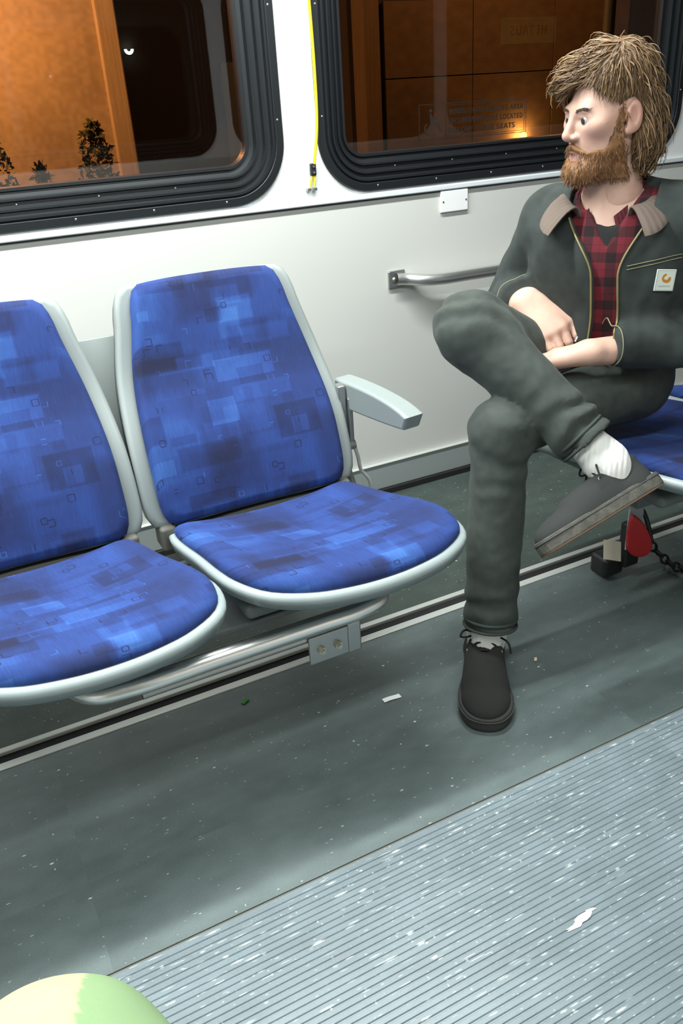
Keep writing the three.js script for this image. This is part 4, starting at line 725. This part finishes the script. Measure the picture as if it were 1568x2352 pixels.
// ---------------------------------------------------------------- the photographer across the aisle: only a knee shows
{
  const P = thing('person', 'person in pale camouflage trousers, only a knee showing at the lower left', 'person', [0, 0, 0]);
  const hR = [0.17, 0.52, 2.27], hL = [-0.0, 0.52, 2.27], kR = [-0.065, 0.505, 1.785], kL = [-0.06, 0.43, 1.86], aR = [-0.3, 0.27, 1.86], aL = [-0.05, 0.09, 1.98];
  const lr = cone(hR, kR, 0.095, 0.091), lr2 = cone(kR, aR, 0.091, 0.06), ll = cone(hL, kL, 0.08, 0.062), ll2 = cone(kL, aL, 0.062, 0.055), pv = ell([0.09, 0.54, 2.28], [0.17, 0.11, 0.12]);
  const tf = (x, y, z) => smin(smin(smin(lr(x, y, z), lr2(x, y, z), 0.03), smin(ll(x, y, z), ll2(x, y, z), 0.03), 0.01), pv(x, y, z), 0.04) + 0.003 * wr(x, y, z, 12, 1);
  const tg = field(tf, [-0.4, 0.02, 1.68], [0.3, 0.69, 2.42], 0.005);
  const camo = [[0.44, 0.41, 0.25], [0.215, 0.33, 0.165], [0.34, 0.38, 0.2]];
  paint(clothUV(tg), (x, y, z) => { const a = noise(x * 9 + 2, y * 9, z * 9), s = x + 0.026 + 0.25 * (z - 1.76) + 0.012 * a; return s > 0 && s < 0.13 ? camo[1] : a > 0.6 ? camo[2] : camo[0]; });
  mesh('trousers', tg, cloth({ sheen: 0.1 }), P).userData.label = 'cream and green camouflage trousers';
  const tr = ell([0.07, 0.82, 2.4], [0.17, 0.27, 0.11]), sh = cone([-0.09, 1.0, 2.42], [0.23, 1.0, 2.42], 0.06), a1 = cone([-0.1, 0.98, 2.41], [-0.17, 0.72, 2.34], 0.055, 0.045), a2 = cone([-0.17, 0.72, 2.34], [-0.02, 0.66, 2.2], 0.045, 0.036), b1 = cone([0.24, 0.98, 2.41], [0.31, 0.72, 2.34], 0.055, 0.045), b2 = cone([0.31, 0.72, 2.34], [0.18, 0.66, 2.2], 0.045, 0.036);
  mesh('hooded_top', field((x, y, z) => smin(smin(tr(x, y, z), sh(x, y, z), 0.05), Math.min(smin(a1(x, y, z), a2(x, y, z), 0.02), smin(b1(x, y, z), b2(x, y, z), 0.02)), 0.03), [-0.27, 0.52, 2.1], [0.41, 1.1, 2.55], 0.01), mat(rgb(0.03, 0.03, 0.035), 0.9), P);
  const hd = ell([0.07, 1.235, 2.44], [0.075, 0.115, 0.095]), nk = cone([0.07, 1.0, 2.43], [0.07, 1.16, 2.44], 0.055), h1 = ell([0.02, 0.645, 2.15], [0.035, 0.025, 0.05]), h2 = ell([0.14, 0.645, 2.15], [0.035, 0.025, 0.05]), f1 = cone(aR, [-0.36, 0.22, 1.8], 0.045, 0.035), f2 = cone(aL, [-0.05, 0.035, 1.86], 0.045, 0.035);
  mesh('body', paint(field((x, y, z) => Math.min(smin(hd(x, y, z), nk(x, y, z), 0.03), h1(x, y, z), h2(x, y, z), f1(x, y, z), f2(x, y, z), lr(x, y, z) + 0.02, lr2(x, y, z) + 0.02, ll(x, y, z) + 0.02, ll2(x, y, z) + 0.02, a1(x, y, z) + 0.012, b1(x, y, z) + 0.012, tr(x, y, z) + 0.03, pv(x, y, z) + 0.03, a2(x, y, z) + 0.012, b2(x, y, z) + 0.012), [-0.42, 0.0, 1.75], [0.4, 1.37, 2.56], 0.012), skin), skinM, P);
}
// ---------------------------------------------------------------- the night street outside the windows
{
  const GY = -0.42, grainO = tex(256, 256, (i, j) => { const n = 0.92 + 0.1 * noise(i / 20, j / 20, 1) + 0.12 * (rnd() - 0.5); return [230 * n, 226 * n, 214 * n]; });
  grainO.repeat.set(0.6, 0.6);
  const stucco = mat(rgb(0.6, 0.52, 0.42), 0.9, 0, { map: grainO }), darkWall = mat(rgb(0.035, 0.028, 0.022), 0.95), panelM = mat(rgb(0.2, 0.15, 0.1), 0.9, 0, { map: grainO });
  struct(mesh('street', box(40, 0.1, 14, 4, GY - 0.05, -7.3), mat(rgb(0.03, 0.03, 0.03), 0.9)), 'dark road surface outside');
  { // building with the lit wall
    const t = thing('building', 'building with orange lamp lit stucco wall outside the left window', 'building', [-0.9, GY, -8]);
    mesh('wall', box(6.6, 6, 0.4, 0, 3, -0.2), stucco, t);
    mesh('corner_pilaster', box(0.22, 6, 0.3, 3.36, 3, -0.08, 0.02), stucco, t);
    mesh('side_wall', box(0.2, 6, 5, 3.35, 3, -2.95), darkWall, t);
  }
  { // building of wide panels
    const t = thing('building', 'brown panelled building outside the window behind the man', 'building', [7.4, GY, -8.2]);
    mesh('backing', box(5.2, 6, 0.3, 0.7, 3, -0.2), darkWall, t);
    for (let r = 0; r < 3; r++) for (let c = 0; c < 3; c++) mesh('panel', box(1.35, 0.858, 0.05, -0.75 + c * 1.36, 0.5 + r * 0.87, 0, 0.008), panelM, t);
    mesh('column', box(0.24, 6, 0.34, -1.72, 3, 0.06, 0.02), panelM, t);
  }
  { const t = thing('dark_building', 'unlit dark facade between the two lit walls outside', 'building', [4.1, GY, -8.9]); mesh('facade', box(3.0, 5, 0.3, 0, 2.5, 0), darkWall, t); mesh('door', box(0.9, 2.1, 0.06, 0.3, 1.05, 0.17, 0.01), M.under, t); }
  { // street lamp lighting the stucco wall, above and left of the window
    const t = thing('street_lamp', 'orange street lamp above the left window outside', 'street lamp', [-0.35, GY, -6.3]);
    mesh('post', [cyl(0.05, 0.07, 3.6, 0, 1.8, 0, 12), bar([0, 3.55, 0], [0.25, 3.7, -0.35], 0.03)], M.under, t);
    mesh('lamp_glass', (() => { const g = new THREE.SphereGeometry(0.14, 16, 12); g.scale(1.2, 0.7, 1); g.translate(0.32, 3.66, -0.42); return g; })(), new THREE.MeshStandardMaterial({ color: 0xffc080, emissive: 0xff9440, emissiveIntensity: 6 }), t);
    const l = new THREE.PointLight(0xffa55c, 80, 0, 2); l.position.set(0.32, 3.66, -0.42); l.shadow.radius = 5; t.add(l);
  }
  { // up light at the foot of the panelled wall
    const t = thing('wall_light', 'small bright up light at the foot of the panelled building', 'outdoor light', [8.15, 0.5, -8.09]);
    mesh('housing', [cyl(0.07, 0.05, 0.1, 0, -0.02, 0, 16), cyl(0.02, 0.02, 0.9, 0, -0.47, 0, 10)], M.black, t);
    const g = new THREE.SphereGeometry(0.045, 16, 10); g.scale(1, 1.3, 1); g.translate(0, 0.07, 0); mesh('bulb', g, new THREE.MeshStandardMaterial({ color: 0xffe0a0, emissive: 0xffb454, emissiveIntensity: 9 }), t);
    const l = new THREE.PointLight(0xffae5e, 2.2, 0, 2); l.position.set(0, 0.07, 0); l.shadow.radius = 2; t.add(l);
  }
  { // second street lamp, off to the right above the windows
    const t = thing('street_lamp', 'orange street lamp high above the brown panelled wall outside', 'street lamp', [6.9, GY, -5.2]);
    mesh('post', [cyl(0.05, 0.07, 4.6, 0, 2.3, 0, 12), bar([0, 4.55, 0], [0.25, 4.7, -0.35], 0.03)], M.under, t);
    mesh('lamp_glass', (() => { const g = new THREE.SphereGeometry(0.14, 16, 12); g.scale(1.2, 0.7, 1); g.translate(0.32, 4.66, -0.42); return g; })(), new THREE.MeshStandardMaterial({ color: 0xffc080, emissive: 0xff9440, emissiveIntensity: 6 }), t);
    const l = new THREE.PointLight(0xffa55c, 24, 0, 2); l.position.set(0.32, 4.66, -0.42); l.shadow.radius = 5; t.add(l);
  }
  { // small ring shaped white lamp far off
    const t = thing('far_lamp', 'tiny white ring shaped lamp in the dark beyond the left window', 'outdoor light', [2.85, 1.86, -8.69]);
    const g = new THREE.TorusGeometry(0.04, 0.017, 8, 20, Math.PI); g.rotateZ(Math.PI); mesh('tube', g, new THREE.MeshStandardMaterial({ color: 0xffffff, emissive: 0xf4fff4, emissiveIntensity: 2.5 }), t);
    mesh('bracket', box(0.02, 0.02, 0.06, 0, -0.04, -0.025), M.black, t);
    const l = new THREE.PointLight(0xf4fff4, 0.02); l.position.set(0, -0.03, 0.03); t.add(l);
  }
  { // shrubs in front of the lit wall
    const leaf = new THREE.BufferGeometry(); leaf.setAttribute('position', new THREE.Float32BufferAttribute([0, 0, 0, 0.5, 0.22, 0.05, 1, 0, 0, 0.5, -0.22, 0.05], 3)); leaf.setAttribute('uv', new THREE.Float32BufferAttribute([0, 0, 0.5, 1, 1, 0, 0.5, -1], 2)); leaf.setIndex([0, 1, 2, 0, 2, 3]); leaf.computeVertexNormals();
    const lm = new THREE.MeshStandardMaterial({ color: rgb(0.03, 0.045, 0.015), roughness: 0.8, side: THREE.DoubleSide });
    for (const [x, z, w, h, lab] of [[0.85, -7.2, 0.42, 1.62, 'tall dark shrub against the orange wall at the left edge'], [2.0, -7.4, 0.3, 1.5, 'dark shrub against the orange wall near its corner'], [1.42, -7.5, 0.16, 1.12, 'low dark shrub in the gap between two taller ones']]) {
      const t = thing('shrub', lab, 'shrub', [x, GY, z], 0, 'shrubs in front of the lit wall'), gs = [];
      for (let k = 0; k < 900; k++) { const a = rnd() * 6.283, q = Math.pow(rnd(), 0.4), yy = rnd(), rad = w * q * Math.sqrt(1 - Math.pow(yy, 2.5)) * (0.85 + 0.3 * noise(Math.cos(a) * 2, yy * 3, x)); const g = leaf.clone(); g.scale(0.09, 0.09, 0.09); g.rotateX(rr(0, 6)); g.rotateY(rr(0, 6)); g.rotateZ(rr(0, 6)); g.translate(Math.cos(a) * rad, 0.06 + yy * h, Math.sin(a) * rad * 0.7); gs.push(g); }
      mesh('foliage', mergeGeometries(gs), lm, t); mesh('stem', cyl(0.02, 0.035, h * 0.8, 0, h * 0.4, 0, 8), M.under, t);
    }
  }
}
shade(scene);
renderer.render(scene, camera);
